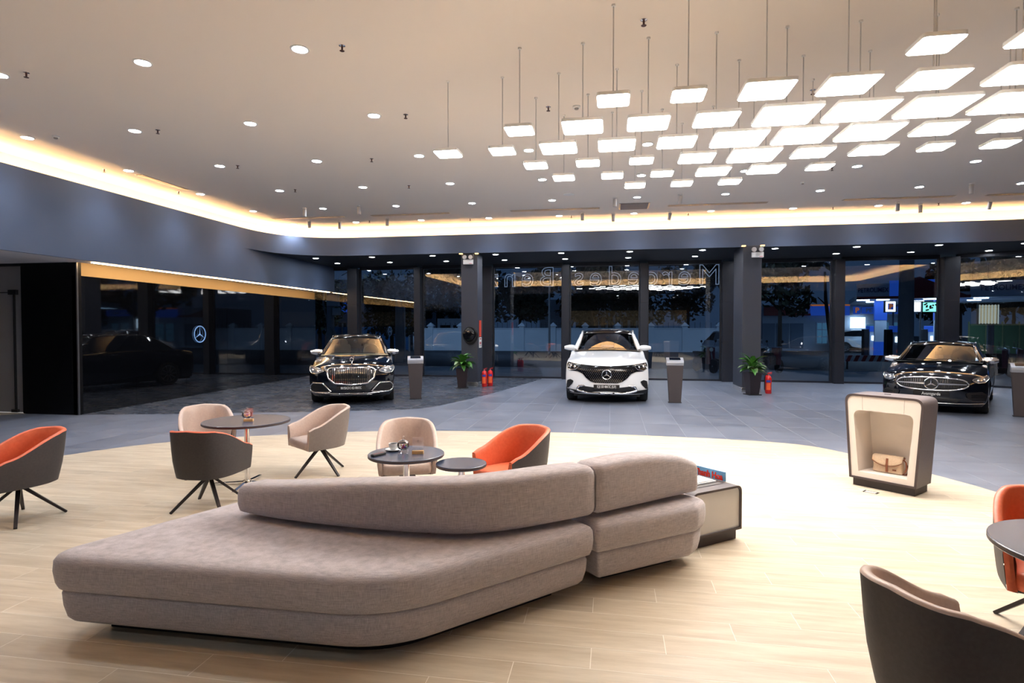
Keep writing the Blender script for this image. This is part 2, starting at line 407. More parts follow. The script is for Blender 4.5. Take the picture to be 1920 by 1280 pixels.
ls = thing('slim_light_line', 'thin warm light line along the top of the black glass wall, in five runs', 'light strip')
for a, b in ((10.15, 13.15), (13.22, 15.5), (15.57, 17.3), (17.37, 18.7), (18.77, 20.1)):
    MB().bar((WX - .14 - .0 * a, a, LOWZ - .012), (WX - .14, b, LOWZ - .012), .05, .02).build('light_run', WALL_E, ls, smooth=0)
# office glass door
dn = struct(empty('door_1', (0, 0, 0)))
MB().box(-14.5, -11.83, 10.14, 10.152, .02, 3.0).build('pane', GLASSD, dn, smooth=0)
MB().box(-12.02, -12.0, 10.1, 10.14, .03, 2.5).build('pull_rail', DARK, dn); MB().box(-12.13, -11.93, 10.09, 10.17, 2.42, 2.52).build('top_patch', DARK, dn, bevel=.004)
MB().box(-12.1, -11.95, 10.09, 10.17, .02, .08).build('bottom_patch', DARK, dn, bevel=.004); MB().box(-14.5, -12.13, 10.13, 10.16, 2.46, 2.475).build('transom', DARK, dn)
MB().box(-14.5, -11.83, 10.12, 10.17, 3.0, 3.05).build('head_rail', DARK, dn)
struct(MB().box(-15, -11, 14, 14.1, 0, 3.1).build('wall_office', mat('office grey', (.36, .37, .38), .8), smooth=0)); struct(MB().box(-15.1, -15, -7, 20, 0, 5).build('wall_left', SOFF, smooth=0))
ol = bpy.data.lights.new('office glow', 'AREA'); ol.energy = 110; ol.size = 1.2; ol.color = (1, .85, .66); oo = link('office_ceiling_glow', ol, None, (-12.9, 12.2, 3.0)); tag(oo, 'dim warm ceiling lamp in the room behind the left glass door', 'lamp')
# right and back of the room (seen only in reflections)
struct(box('wall_right', SOFF, 17, 17.1, -7, 20.6, 0, 5)); struct(box('wall_back', mat('dark back wall', (.05, .05, .055), .6), -15, 17, -7.1, -7, 0, 5))
MB().box(-4.5, 5.2, -6.98, -6.9, 1.9, 3.1).build('trim_5', mat('beige wall panel', (.55, .43, .26), .6), smooth=0)['kind'] = 'structure'
# columns
def column(x0, x1, y0, y1, name='column'):
    c = struct(empty(name, ((x0 + x1) / 2, y0, 0))); cx = (x0 + x1) / 2
    MB().box(x0 - cx, x1 - cx, 0, y1 - y0, .12, SOFZ).build('shaft', COLM, c, bevel=.008)
    MB().box(x0 - cx - .008, x1 - cx + .008, -.008, y1 - y0 + .008, 0, .12).build('skirting', STEEL, c, bevel=.003)
    for sx in (-1, 1):
        MB().box(sx * .24 - .05 if sx > 0 else -.29, sx * .24 + .05 if sx > 0 else -.19, -.10, -.02, SOFZ - .03, SOFZ - .002).build('uplight', mat('amber uplight', (.5, .3, .1), .5, emit=(1, .6, .2), es=1.2), c, bevel=.003)
    return c
column(-4.43, -3.93, 17.08, 17.75); column(3.50, 3.98, 16.7, 17.9)
# glass wall
GL = [(-11.0, 20.25), (3.72, 20.1), (10.05, 19.85), (13.2, 18.1), (17, 17.6)]
def gy(x):
    for a, b in zip(GL[:-1], GL[1:]):
        if x <= b[0]: return a[1] + (b[1] - a[1]) * (x - a[0]) / (b[0] - a[0])
    return GL[-1][1]
mull = [(-11.0, -10.95, 0), (-9.41, -9.04, 1), (-6.89, -6.66, 0), (-4.48, -4.08, 1), (-1.65, -1.40, 0), (.94, 1.19, 0), (3.54, 3.9, 1), (6.86, 7.14, 1), (9.85, 10.27, 1), (13.1, 13.4, 1)]
for i, (a, b, wide) in enumerate(mull):
    t = struct(empty('mullion', ((a + b) / 2, gy((a + b) / 2), 0))); hw = (b - a) / 2; d = .30
    for z0, z1 in ((0, 1.28), (1.288, 2.57), (2.578, 3.88)):
        MB().box(-hw, hw, -d, .05, z0, z1).build('cladding_panel', MULL, t, bevel=.004)
    MB().box(-hw + .006, hw - .006, -d + .006, .04, 0, 3.88).build('core', DARK, t, smooth=0)
for i, (m0, m1) in enumerate(zip(mull[:-1], mull[1:])):
    a, b = m0[1], m1[0]; wn = struct(empty('window_%d' % (i + 1), (0, 0, 0)))
    def wp(x, dy): return (x, gy(x) + dy)
    def slabp(n_, m_, y0, y1, z0, z1): MB().prism([wp(a, y0), wp(b, y0), wp(b, y1), wp(a, y1)], z0, z1).build(n_, m_, wn, smooth=0)
    slabp('pane', GLASSW, 0, .016, .05, 3.86); slabp('sill', MULL, -.05, .06, 0, .055); slabp('head', MULL, -.05, .06, 3.84, SOFZ)
    MB().box(a, a + .04, gy(a) - .04, gy(a) + .05, .05, 3.85).build('jamb', MULL, wn); MB().box(b - .04, b, gy(b) - .04, gy(b) + .05, .05, 3.85).build('jamb', MULL, wn)
# ================================================================== CEILING FITTINGS
def make_downlight():
    t = thing('downlight', 'x', 'ceiling light')
    MB().lathe([(.105, 0), (.105, -.006), (.085, -.010), (.080, -.004)], 20).build('trim_ring', WHITEP, t)
    MB().lathe([(.0, -.0045), (.078, -.0045), (.078, -.002)], 20).build('lens', DOWN_E, t)
    ld = bpy.data.lights.new('downlight beam', 'SPOT'); ld.energy = E_DOWN; ld.spot_size = math.radians(115); ld.spot_blend = .9; ld.color = (.84, .91, 1); ld.shadow_soft_size = .07
    link('beam', ld, t, (0, 0, -.02)); return t
dl0 = make_downlight(); first = [True]
def downlight(x, y, z, label, group):
    t = dl0 if first[0] else copy_tree(dl0); first[0] = False; return place(t, (x, y, z), 0, label, group)
gx = [-9.38, -7.39, -5.40, -3.42, -1.43, .59, 2.59, 4.63, 6.66, 8.65]; gyv = [4.05, 6.10, 8.17, 10.2, 12.25, 14.27, 16.27]
rn = ['unseen nearest', 'front', 'second', 'third', 'fourth', 'fifth', 'sixth and last']
on = ['leftmost', 'second', 'third', 'fourth', 'fifth', 'sixth', 'seventh', 'eighth', 'ninth', 'tenth']
for j, y in enumerate(gyv):
    cnt = 0
    for i, x in enumerate(gx):
        if i > 3 and j < 3: continue
        if i in (6, 7, 8, 9) and j == 3: continue
        if i == 9 and j == 4: continue
        if j == 0 and i > 3: continue
        downlight(x, y, CZ, 'round ceiling downlight, %s from left in the %s row of the main ceiling' % (on[i], rn[j]), 'downlights in the main ceiling')
for j, y in enumerate((17.42, 18.92)):
    for i, x in enumerate([-9.28, -7.39, -5.42, -3.45, -1.47, .52, 2.55, 4.5, 6.6, 8.63, 10.67]):
        if j == 1 and y > gy(x) - .3: continue
        xx = 4.18 if (j == 1 and i == 7) else x
        downlight(xx, y, SOFZ, 'round downlight in the dark soffit, %s from left in the %s row' % ((on + ['eleventh'])[i], ('front', 'row nearest the glass')[j].replace('row ', '')), 'downlights in the dark soffit')
for i, x in enumerate((-8, -4, 0, 4, 8)):
    for y in (-1, -4): downlight(x, y, SOFZ, 'round downlight behind the camera, %s from left in the %s row' % (on[i], 'nearer' if y == -1 else 'farther'), 'downlights behind the camera')
# hanging square panels
def make_pendant(s, nm):
    t = thing('pendant_panel', 'x', 'pendant lamp'); h = s / 2
    o = rpoly([(-h, -h), (h, -h), (h, h), (-h, h)], .035, 4)
    MB().prism(o, .0, .032).build('housing', WHITEP, t, smooth=30)
    MB().prism([(x * .955, y * .955) for x, y in o], -.008, .0).build('diffuser', PEND_E, t, smooth=30)
    MB().lathe([(.006, .03), (.006, CZ - 3.93)], 8).build('rod', mat('pale rod', (.55, .53, .53), .5), t)
    MB().lathe([(.02, CZ - 3.93 - .02), (.02, CZ - 3.93)], 10).build('ceiling_cup', WHITEP, t)
    return t
protos = {}
LAT = [(5.06, 2.46, 'S'), (5.06, 3.15, 'S'), (5.77, .01, 'SSMMMM'), (6.48, -1.01, 'SMMMBBBB'), (7.19, -2.03, 'SSMMMBBBMMM'), (7.90, -1.01, 'SSSMBMMSS'), (8.61, -.69, 'SSSMMS'), (9.25, .35, 'SSS')]
SZ = {'S': .31, 'M': .44, 'B': .58}; SN = {'S': 'small', 'M': 'medium', 'B': 'large'}
rows_ = ['nearest', 'nearest', 'second', 'third', 'fourth', 'fifth', 'sixth', 'farthest']; cur = {}
for ri, (y, x0, pat) in enumerate(LAT):
    for i, c in enumerate(pat):
        x = x0 + .695 * i
        k = cur.get(rows_[ri], 0); cur[rows_[ri]] = k + 1
        lab = '%s square glowing pendant panel, %s from left in the %s row of the hanging cluster' % (SN[c], (on + ['eleventh'])[k], rows_[ri])
        if c not in protos: t = protos[c] = make_pendant(SZ[c], c)
        else: t = copy_tree(protos[c])
        place(t, (x, y, 3.93), 0, lab, 'square pendant panels')
# linear diffusers, grille
def diffuser(x0, x1, y, rz, label, L=None):
    L = L or x1 - x0; t = thing('air_diffuser', label, 'air vent', ((x0 + x1) / 2, y, CZ), rz, 'linear air diffusers in the ceiling')
    MB().box(-L / 2, L / 2, -.09, .09, -.004, 0).build('frame', mat('diffuser alloy', (.55, .50, .45), .3, .8), t)
    for k in range(4): MB().box(-L / 2 + .02, L / 2 - .02, -.075 + k * .042, -.05 + k * .042, -.012, -.004).build('slat', mat('diffuser slat', (.42, .38, .35), .35, .7), t)
    for k in range(3): MB().box(-L / 2 + .02, L / 2 - .02, -.05 + k * .042, -.033 + k * .042, -.006, -.0045).build('slot', DARK, t)
for i, (a, b) in enumerate(((-9.5, -7.35), (-6.55, -4.3), (-2.65, -.3), (1.4, 3.8), (5.5, 7.95), (8.6, 10.9))):
    diffuser(a, b, 15.4, 0, 'long slim ceiling air diffuser near the back cove, %s from left' % on[i])
diffuser(-9.42, -9.42, 11.15, PI / 2, 'short slotted air diffuser beside the left glowing cove', 1.35)
t = thing('access_grille', 'square louvred ceiling grille behind the pendant panels', 'air vent', (.56, 15.3, CZ))
MB().box(-.38, .38, -.38, .38, -.006, 0).build('frame', mat('diffuser alloy'), t)
for k in range(14): MB().box(-.34, .34, -.34 + k * .05, -.315 + k * .05, -.02, -.006).build('slat', mat('grille slat', (.30, .28, .30), .5), t)
# sprinklers, detectors, spot heads
def make_spr():
    t = thing('sprinkler', 'x', 'sprinkler')
    MB().lathe([(.035, 0), (.035, -.006), (.012, -.012)], 14).build('escutcheon', CHROME, t)
    MB().lathe([(.012, -.01), (.010, -.05)], 10).build('body', mat('dark brass', (.10, .05, .05), .4, .8), t)
    MB().lathe([(.0, -.062), (.026, -.062), (.028, -.059), (0, -.057)], 12).build('deflector', mat('dark brass'), t)
    return t
sp0 = make_spr(); f2 = [1]
for k, (x, y, l) in enumerate([(-2.92, 6.1, 'large near sprinkler head on the ceiling, just left of centre'), (-7.0, 6.1, 'sprinkler head on the ceiling at the far left of the front row'), (.31, 6.1, 'sprinkler head on the ceiling right beside the nearest pendant rod'), (-2.95, 8.2, 'sprinkler head just right of the fourth downlight of the second row'),
    (-7.0, 8.19, 'sprinkler head just right of the second downlight of the second row'), (-.88, 8.25, 'sprinkler head among the pendant rods beside the smoke detector'), (2.57, 8.24, 'sprinkler head peeping between the large pendant panels'), (-4.33, 10.22, 'sprinkler head in the third row, left of the centre downlight'),
    (-7.03, 10.22, 'sprinkler head in the third row beside the second downlight'), (-6.98, 12.2, 'sprinkler head in the fourth row at the left'), (-4.35, 12.28, 'sprinkler head in the fourth row near the centre'), (4.19, 12.27, 'sprinkler head right of the last small pendant panels'),
    (-9.7, 11.95, 'small sprinkler head between left cove and slotted diffuser'), (-9.76, 10.03, 'small sprinkler head close against the left cove'), (-6.9, 16.1, 'small sprinkler head before the back cove, left'), (-3.96, 16.3, 'small sprinkler head before the back cove, left of centre'), (-1.1, 16.35, 'small sprinkler head before the back cove, centre'),
    (2.04, 16.5, 'small sprinkler head before the back cove, right of centre'), (5.6, 16.3, 'small sprinkler head before the back cove, right'), (8.0, 16.2, 'small sprinkler head before the back cove, far right')]):
    o = sp0 if k == 0 else copy_tree(sp0); place(o, (x, y, CZ), 0, l, 'ceiling sprinkler heads')
def detector(x, y, l, s=1.0):
    t = thing('smoke_detector', l, 'smoke detector', (x, y, CZ), 0, 'ceiling smoke detectors')
    MB().lathe([(.055 * s, 0), (.055 * s, -.02), (.045 * s, -.028)], 20).build('base', WHITEP, t); MB().lathe([(.03 * s, -.027), (.03 * s, -.042), (.022 * s, -.048), (0, -.048)], 20).build('sensor', mat('grey sensor', (.35, .32, .3), .5), t)
detector(-.49, 8.3, 'round white smoke detector on the ceiling among the pendant rods'); detector(-8.85, 8.18, 'round white smoke detector near the left cove'); detector(4.0, 13.4, 'small round detector right of the pendant cluster', .8)
t = thing('ceiling_speaker', 'flat round ceiling speaker behind the pendant cluster', 'speaker', (-.98, 13.7, CZ)); MB().lathe([(.13, 0), (.13, -.008), (.10, -.012), (0, -.012)], 24).build('cover', WHITEP, t)
def spot(px, py, l, tilt=0):
    p = at(px, py, 10); d = p - Vector((0, 0, CAMH)); p = Vector((0, 0, CAMH)) + d * ((CZ - CAMH) / d.z)
    t = thing('spotlight', l, 'spotlight', (p.x, p.y, CZ), .4, 'adjustable ceiling spotlights'); 
    MB().lathe([(.05, 0), (.05, -.02)], 14).build('mount', WHITEP, t); MB().lathe([(.010, -.02), (.010, -.07)], 8).build('stem', WHITEP, t)
    h = MB().lathe([(.045, -.06), (.045, 0.12), (.03, .13)], 16).lathe([(0, -.05), (.04, -.05)], 16).build('head', mat('grey lamp head', (.55, .53, .53), .4), t, loc=(0, 0, -.16)); h.rotation_euler = (tilt, 0, 0)
for k, (px, py, tl) in enumerate([(571, 390, 0), (673, 385, .1), (580, 413, .1), (637, 415, 0), (726, 409, 0), (1153, 370, 0), (1275, 364, .3), (1092, 398, 0), (1150, 400, 0), (1255, 397, .4), (1683, 379, 0), (1726, 382, 0), (1822, 344, 0), (1855, 376, .2)]):
    spot(px, py, 'small cylindrical spotlight under the ceiling near the back cove, %s from left' % (on + ['eleventh', 'twelfth', 'thirteenth', 'rightmost'])[sorted([571, 673, 580, 637, 726, 1153, 1275, 1092, 1150, 1255, 1683, 1726, 1822, 1855]).index(px)], tl)
# ================================================================== CARS
class Car:
    """front faces -Y, nose at y=0. rows: (y, z, half width, sweep, edge drop) from under the bumper over the hood to the cowl"""
    def __init__(s, P): s.P = P
    def rowat(s, z):
        R = s.P['front']; 
        if z <= R[0][1]: return R[0]
        for a, b in zip(R[:-1], R[1:]):
            if a[1] <= z <= b[1]:
                t = (z - a[1]) / max(1e-6, b[1] - a[1]); return tuple(p + (q - p) * t for p, q in zip(a, b))
        return R[-1]
    def yf(s, x, z):
        y, _, hw, k, d = s.rowat(z); u = min(1, abs(x) / hw); return y + k * u ** s.P.get('pow', 3.2)
    def pt(s, x, z, off=.012): return (x, s.yf(x, z) - off, z)
    def patch(s, name, out, m, par, off=.012, rings=5, th=.02):
        out = [Vector(p) for p in out]; c = sum(out, Vector((0, 0))) / len(out); rows = []
        for k in range(rings + 1):
            q = [c + (p - c) * max(.001, k / rings) for p in out]; rows.append([s.pt(p.x, p.y, off) for p in q])
        rows.append([s.pt(p.x, p.y, off - th - .01) for p in out])
        return MB().grid(rows, True).build(name, m, par, smooth=50, weld=True)
    def ring(s, name, out, r, m, par, off=.014, flat=1.0):
        return MB().tube([s.pt(x, z, off) for x, z in out], r, 8, True, flat).build(name, m, par, smooth=60)
    def line(s, name, pts, r, m, par, off=.014, flat=1.0):
        return MB().tube([s.pt(x, z, off) for x, z in pts], r, 8, False, flat).build(name, m, par, smooth=60)
    def star(s, par, x, z, R, m, off=.03, name='emblem', w=.16, th=.11):
        y = s.yf(x, z) - off; mb = MB(); n = 28
        mb.tube([(x + R * math.cos(2 * PI * i / n), y, z + R * math.sin(2 * PI * i / n)) for i in range(n)], R * th, 8, True)
        for k in range(3):
            a = PI / 2 + k * 2 * PI / 3; d = Vector((math.cos(a), 0, math.sin(a))); t = Vector((-d.z, 0, d.x)); c = Vector((x, y, z)); ww = R * w
            vs = [c + t * ww + Vector((0, .004, 0)), c - t * ww + Vector((0, .004, 0)), c + d * R * .98 + Vector((0, .004, 0)), c + Vector((0, -.012, 0)), c - d * R * .12 + Vector((0, .004, 0))]
            mb.add(vs, [(0, 3, 2), (3, 1, 2), (0, 4, 3), (4, 1, 3), (0, 2, 1, 4)])
        return mb.build(name, m, par, smooth=30)
    def body(s, root):
        P = s.P; R = P['front']; D = P['deck']; rows = []; S = [-1, -.96, -.86, -.7, -.45, -.2, 0, .2, .45, .7, .86, .96, 1]; pw = P.get('pow', 3.2)
        allr = R + D
        for (y, z, hw, k, d) in allr:
            rows.append([(u * hw, y + k * abs(u) ** pw, z - d * abs(u) ** 2.5) for u in S])
        mb = MB().grid(rows); nf = P['nf']            # rows[0..nf] = front face rows, nf.. = hood/deck rows
        edges = [rows[i][-1] for i in range(len(allr))]
        # side panels
        W = P['W'] / 2; sill = P['sill']
        for sg in (1, -1):
            cols = [[(sg * e[0], e[1], e[2]) for e in edges[:nf + 1]]]
            zn = [(e[2] - edges[0][2]) / (edges[nf][2] - edges[0][2]) for e in edges[:nf + 1]]
            top = edges[nf + 1:len(R) + len(D) - P['nr']]
            ys = sorted(set([e[1] for e in top] + [y for yw in P['wheels'] for y in [yw + P['arch'] * math.cos(a * PI / 8) for a in range(9)]]))
            ys = [y for y in ys if top[0][1] - .001 <= y <= top[-1][1] + .001]
            for y in ys:
                for a, b in zip(top[:-1], top[1:]):
                    if a[1] - .001 <= y <= b[1] + .001:
                        t = (y - a[1]) / max(1e-6, b[1] - a[1]); tx, tz = a[0] + (b[0] - a[0]) * t, a[2] + (b[2] - a[2]) * t; break
                zb = sill
                for yw in P['wheels']:
                    dd = P['arch'] ** 2 - (y - yw) ** 2
                    if dd > 0: zb = max(zb, P['wr'] + math.sqrt(dd))
                col = []
                for q in zn:
                    z = zb + (tz - zb) * q; v = (z - sill) / (tz - sill); e = max(0, (v - .62) / .38)
                    x = (W - .045 * (1 - min(1, v / .25)) - (W - tx) * e ** 1.6); col.append((sg * x, y, z))
                cols.append(col)
            rear = [(sg * e[0], e[1], e[2]) for e in edges[len(edges) - P['nr']:]]; 
            cols.append([(sg * edges[-1 - min(i, P['nr'] - 1)][0] if i < P['nr'] else sg * edges[-P['nr']][0], edges[-1 - min(i, P['nr'] - 1)][1], edges[-1 - min(i, P['nr'] - 1)][2]) for i in range(nf + 1)])
            mb.grid(cols)
        b = mb.build('body', P['paint'], root, smooth=50, weld=True); md = b.modifiers.new('s', 'SUBSURF'); md.levels = 2; md.render_levels = 2
        # dark underbody
        L = P['L']; MB().box(-W + .22, W - .22, .35, L - .3, .16, .55).build('underbody', DARK, root, smooth=0)
        for yw in P['wheels']: MB().box(-W + .02, W - .02, yw - P['arch'] * .98, yw + P['arch'] * .98, P['wr'] * .5, P['wr'] * 2.05).build('wheel_housing', DARK, root, smooth=0) if 0 else None
        return b
    def cabin(s, root):
        G = s.P['green']; P = s.P; S = [-1, -.8, -.5, 0, .5, .8, 1]
        def row(g, sc=1): y, z, hw, k, d = g; return [(u * hw * sc, y + k * abs(u) ** 2, z - d * abs(u) ** 2.2) for u in S]
        def lerp(a, b, t): return tuple(p + (q - p) * t for p, q in zip(a, b))
        g0, g1, roof, g3, g4 = G['base'], G['wtop'], G['roof'], G['rtop'], G['rbase']
        MB().grid([row(lerp(g0, g1, t), .985) for t in (0, .33, .66, 1)]).build('windshield', WSCR, root, smooth=60)
        rr = [row(g) for g in [g1] + roof + [g3]]
        o = MB().grid(rr).build('roof', P['roofm'], root, smooth=60, weld=True); md = o.modifiers.new('t', 'SOLIDIFY'); md.thickness = .03; md.offset = -1
        MB().grid([row(lerp(g3, g4, t)) for t in (0, .5, 1)]).build('rear_window', SIDEG, root, smooth=60)
        MB().tube([row(g1, .99)[i] for i in range(7)], .018, 6).build('header', BLACK, root)
        for sg in (1, -1):
            e = [row(lerp(g0, g1, t))[-1] for t in (0, .25, .5, .75, 1)] + [row(g)[-1] for g in roof] + [row(lerp(g3, g4, t))[-1] for t in (0, .5, 1)]
            e = [(sg * x, y, z) for x, y, z in e]; bz = P['beltz']; bxx = P['beltx']
            low = [(sg * (bxx if 0 < i < len(e) - 1 else abs(p[0]) + .02), p[1], min(bz, p[2] - .005)) for i, p in enumerate(e)]
            MB().grid([e, low]).build('side_window', SIDEG, root, smooth=60)
            na = 5; MB().tube(e, [P['pr']] * 3 + [P['pr'] * .8, P['pr'] * .62] + [P['pr'] * .5] * (len(e) - 5), 8, False, 1.3).build('pillar', P['paint'], root, smooth=60)
            MB().tube([(x, y, z - .012) for x, y, z in e[na - 1:]], P['pr'] * .45, 8).build('roof_rail', P['railm'], root, smooth=60)
            MB().tube([(sg * (abs(x) + P['pr'] * .7), y - .01, z + .005) for x, y, z in e[:na]], P['pr'] * .22, 6).build('drip_trim', P['railm'], root)
        # interior
        y0 = g0[0]; yb = g0[1]
        MB().grid([[(x, y, z) for x in (-P['beltx'] + .05, 0, P['beltx'] - .05)] for y, z in ((y0 + .05, yb - .03), (y0 + .75, yb - .02), (y0 + .8, yb - .3), (G['rbase'][0] - .1, yb - .3))]).build('dashboard', P['dash'], root, smooth=0)
        for sx in (-.38, .38):
            st = MB(); st.prism(rpoly([(-.24, -.35), (.24, -.35), (.2, .22), (-.2, .22)], .06, 3), 0, .12).build('seat_back', P['seat'], root)
            o = root_children_last(); o.rotation_euler = (PI / 2 - .25 + PI, 0, 0); o.rotation_euler = (PI / 2 - .15, 0, 0); o.location = (sx, y0 + 1.35, yb - .02)
            MB().lathe([(0, -.05), (.09, -.045), (.13, 0), (.09, .045), (0, .05)], 14, axis='y').build('headrest', P['seat'], root, loc=(sx, y0 + 1.38, yb + .24))
        sw = MB().tube([(.19 * math.cos(a * PI / 12), 0, .19 * math.sin(a * PI / 12)) for a in range(24)], .016, 6, True).build('steering_wheel', P['seat'], root, loc=(.38, y0 + .72, yb + .04)); sw.rotation_euler = (-.35, 0, 0)
        MB().tube([(0, 0, 0), (.25, -.06, .02), (.6, -.05, 0)], .008, 6).build('wiper', DARK, root, loc=(-.1, y0 - .0, yb + .02)); MB().tube([(0, 0, 0), (-.25, -.06, .02), (-.55, -.03, 0)], .008, 6).build('wiper', DARK, root, loc=(-.0, y0 - .0, yb + .02))
        MB().lathe([(0, 0), (.04, .005), (.05, .02), (0, .03)], 12, axis='y').build('mirror_inside', DARK, root, loc=(0, g1[0] - .15, g1[1] - .1))
    def wheels(s, root, twist=0):
        P = s.P; W = P['W'] / 2; r = P['wr']
        for yw in P['wheels']:
            for sg in (1, -1):
                t = MB().lathe([(r * .66, -.11), (r * .93, -.12), (r, -.09), (r, .09), (r * .93, .12), (r * .66, .11)], 32, axis='x').build('wheel', RUB, root, loc=(sg * (W - .145), yw, r), smooth=50)
                mb = MB().lathe([(r * .69, .0), (r * .69, .115 * sg), (r * .64, .112 * sg), (r * .62, .02 * sg), (0, .02 * sg)], 32, axis='x')
                for k in range(10):
                    a = k * PI / 5; mb.bar((.095 * sg, .04 * math.cos(a), .04 * math.sin(a)), (.105 * sg, r * .66 * math.cos(a + .06), r * .66 * math.sin(a + .06)), .035, .03)
                mb.build('rim', mat('alloy wheel', (.45, .45, .47), .25, .9), t, smooth=40)
    def mirrors(s, root, m):
        P = s.P; 
        for sg in (1, -1):
            x, y, z = sg * (P['W'] / 2 - .03), P['my'], P['mz']
            prof = []
            mb = MB(); rows = []
            for i in range(7):
                u = i / 6; xx = x - sg * .14 + sg * .28 * u; h = .075 * math.sin(PI * (.12 + .76 * u)) ** .5 * (1.1 - .25 * u); dd = .06 * math.sin(PI * (.15 + .7 * u)) ** .5
                rows.append([(xx, y + dd * math.cos(a * PI / 5), z + h * math.sin(a * PI / 5)) for a in range(10)])
            mb.grid(rows, True); mb.v; n = len(mb.v); mb.f.append(tuple(range(10))); mb.f.append(tuple(range(n - 10, n)))
            o = mb.build('side_mirror', m, root, smooth=60)
            MB().bar((x - sg * .14, y + .02, z - .03), (sg * P['beltx'], y + .05, P['beltz'] - .03), .05, .03).build('mirror_arm', DARK, o)
def root_children_last(): return bpy.data.objects[LASTN[0]]
LASTN = ['']
_b = MB.build
def _build(self, *a, **k):
    o = _b(self, *a, **k); LASTN[0] = o.name; return o
MB.build = _build
def lampset(c, root, out, drl, inner):
    for sg in (1, -1):
        q = [(sg * x, z) for x, z in out]
        h = c.patch('headlight', q, LAMPG, root, .006); c.ring('chrome_edge', q, .008, CHROME, h, .010)
        if drl: c.line('light_strip', [(sg * x, z) for x, z in drl], .009, mat('silver reflector', (.85, .86, .9), .1, 1), h, .014)
        for (x, z, r) in inner:
            MB().lathe([(0, -.01), (r * .7, -.008), (r, .0), (r, .02)], 16, axis='y').build('projector', CHROME, h, loc=(sg * x, c.yf(sg * x, z) - .012, z))
def plate(c, root, s, w, h, z, size, tw, x=0):
    y = c.yf(0, z) - .03
    p = MB().box(x - w / 2, x + w / 2, y, y + .02, z - h / 2, z + h / 2).build('number_plate', BLACK, root, bevel=.003)
    text('lettering', s, size, mat('white print', (.62, .62, .62), .5), p, (x, y - .002, z), sx=tw, bold=.0003)
# ---- black luxury saloon
def make_saloon():
    root = thing('saloon_car', 'black luxury saloon with tall chrome grille of upright bars, left of centre', 'car')
    P = dict(W=1.93, L=5.3, paint=PAINTB, roofm=BLACK, railm=CHROME, nf=5, nr=3, sill=.22, wheels=(.93, 4.2), arch=.40, wr=.36, beltz=1.08, beltx=.86, pr=.034, my=1.75, mz=1.14, dash=SEATC, seat=SEATC, pow=3.4,
        front=[(.13, .19, .86, .34, 0), (.03, .27, .93, .38, 0), (.0, .42, .955, .40, 0), (.0, .60, .96, .42, 0), (.01, .74, .955, .45, .0), (.06, .86, .935, .48, .03)],
        deck=[(.20, .93, .92, .45, .07), (.55, .99, .91, .30, .09), (1.1, 1.06, .90, .15, .08), (1.5, 1.10, .89, .12, .05), (2.0, 1.0, .89, .05, -.08), (4.3, 1.02, .89, .0, -.06), (4.7, 1.10, .88, -.03, .03), (5.12, 1.08, .84, -.12, .04), (5.26, .95, .85, -.2, .0), (5.3, .55, .88, -.25, 0), (5.2, .24, .85, -.25, 0)],
        green=dict(base=(1.42, 1.10, .80, .28, .03), wtop=(2.15, 1.50, .60, .12, .035), roof=[(2.5, 1.575, .61, .03, .05), (3.1, 1.59, .62, 0, .05), (3.6, 1.57, .61, 0, .05)], rtop=(3.95, 1.50, .58, -.05, .05), rbase=(4.6, 1.13, .68, -.1, .03)))
    c = Car(P); c.body(root); c.cabin(root); c.wheels(root); c.mirrors(root, CHROME)
    g = rpoly([(-.535, .80), (-.44, .845), (.44, .845), (.535, .80), (.50, .62), (.36, .50), (.0, .465), (-.36, .50), (-.50, .62)], .07, 4)
    gr = c.patch('grille', g, DARK, root, .004)
    c.ring('grille_frame', g, .020, CHROME, gr, .03)
    mb = MB()
    for i in range(-12, 13):
        x = i * .0405; zt = .842 if abs(x) < .44 else .80; t = abs(x) / .5; zb = .468 + .04 * t + max(0, t - .7) * .45
        mb = MB().tube([c.pt(x, zb + .01, .025), c.pt(x, (zb + zt) / 2, .028), c.pt(x, zt - .01, .022)], .0095, 6); mb.build('grille_bar', CHROME, gr)
    lampset(c, root, rpoly([(.60, .765), (.63, .80), (.93, .885), (.955, .80), (.90, .72), (.78, .71)], .02, 2), [(.63, .77), (.75, .80), (.92, .86)], [(.74, .755, .032), (.86, .78, .034)])
    for sg in (1, -1):
        q = [(sg * x, z) for x, z in rpoly([(.42, .30), (.52, .40), (.62, .50), (.86, .50), (.93, .41), (.90, .31), (.80, .285)], .05, 3)]
        a = c.patch('air_intake', [(x * .99, z) for x, z in q], DARK, root, .006); c.ring('intake_frame', q, .017, CHROME, a, .016)
    c.line('chrome_lip', [(-.86 + i * .086, .285 - .02 * math.cos((i - 10) / 10 * PI / 2)) for i in range(21)], .010, CHROME, root, .016)
    c.line('lower_lip', [(-.46 + i * .046, .235) for i in range(21)], .007, CHROME, root, .014)
    c.line('hood_spine', [(0, .865), (0, .93)], .008, CHROME, root, .004)
    MB().tube([(0, .2, .935), (0, .75, 1.02), (0, 1.3, 1.085)], .006, 6).build('hood_strip', CHROME, root)
    hs = MB().lathe([(.016, .0), (.006, .03), (.006, .05)], 8).build('mascot_stalk', CHROME, root, loc=(0, .22, .93))
    o = c.star(root, 0, .86, .04, CHROME, 0, 'hood_star'); o.location = (0, .15, .16)
    plate(c, root, 'MAYBACH S 450 4MATIC', .64, .085, .395, .082, .50)
    return root
sal = make_saloon(); place(sal, (-5.76, 12.38, 0), math.radians(21.5))
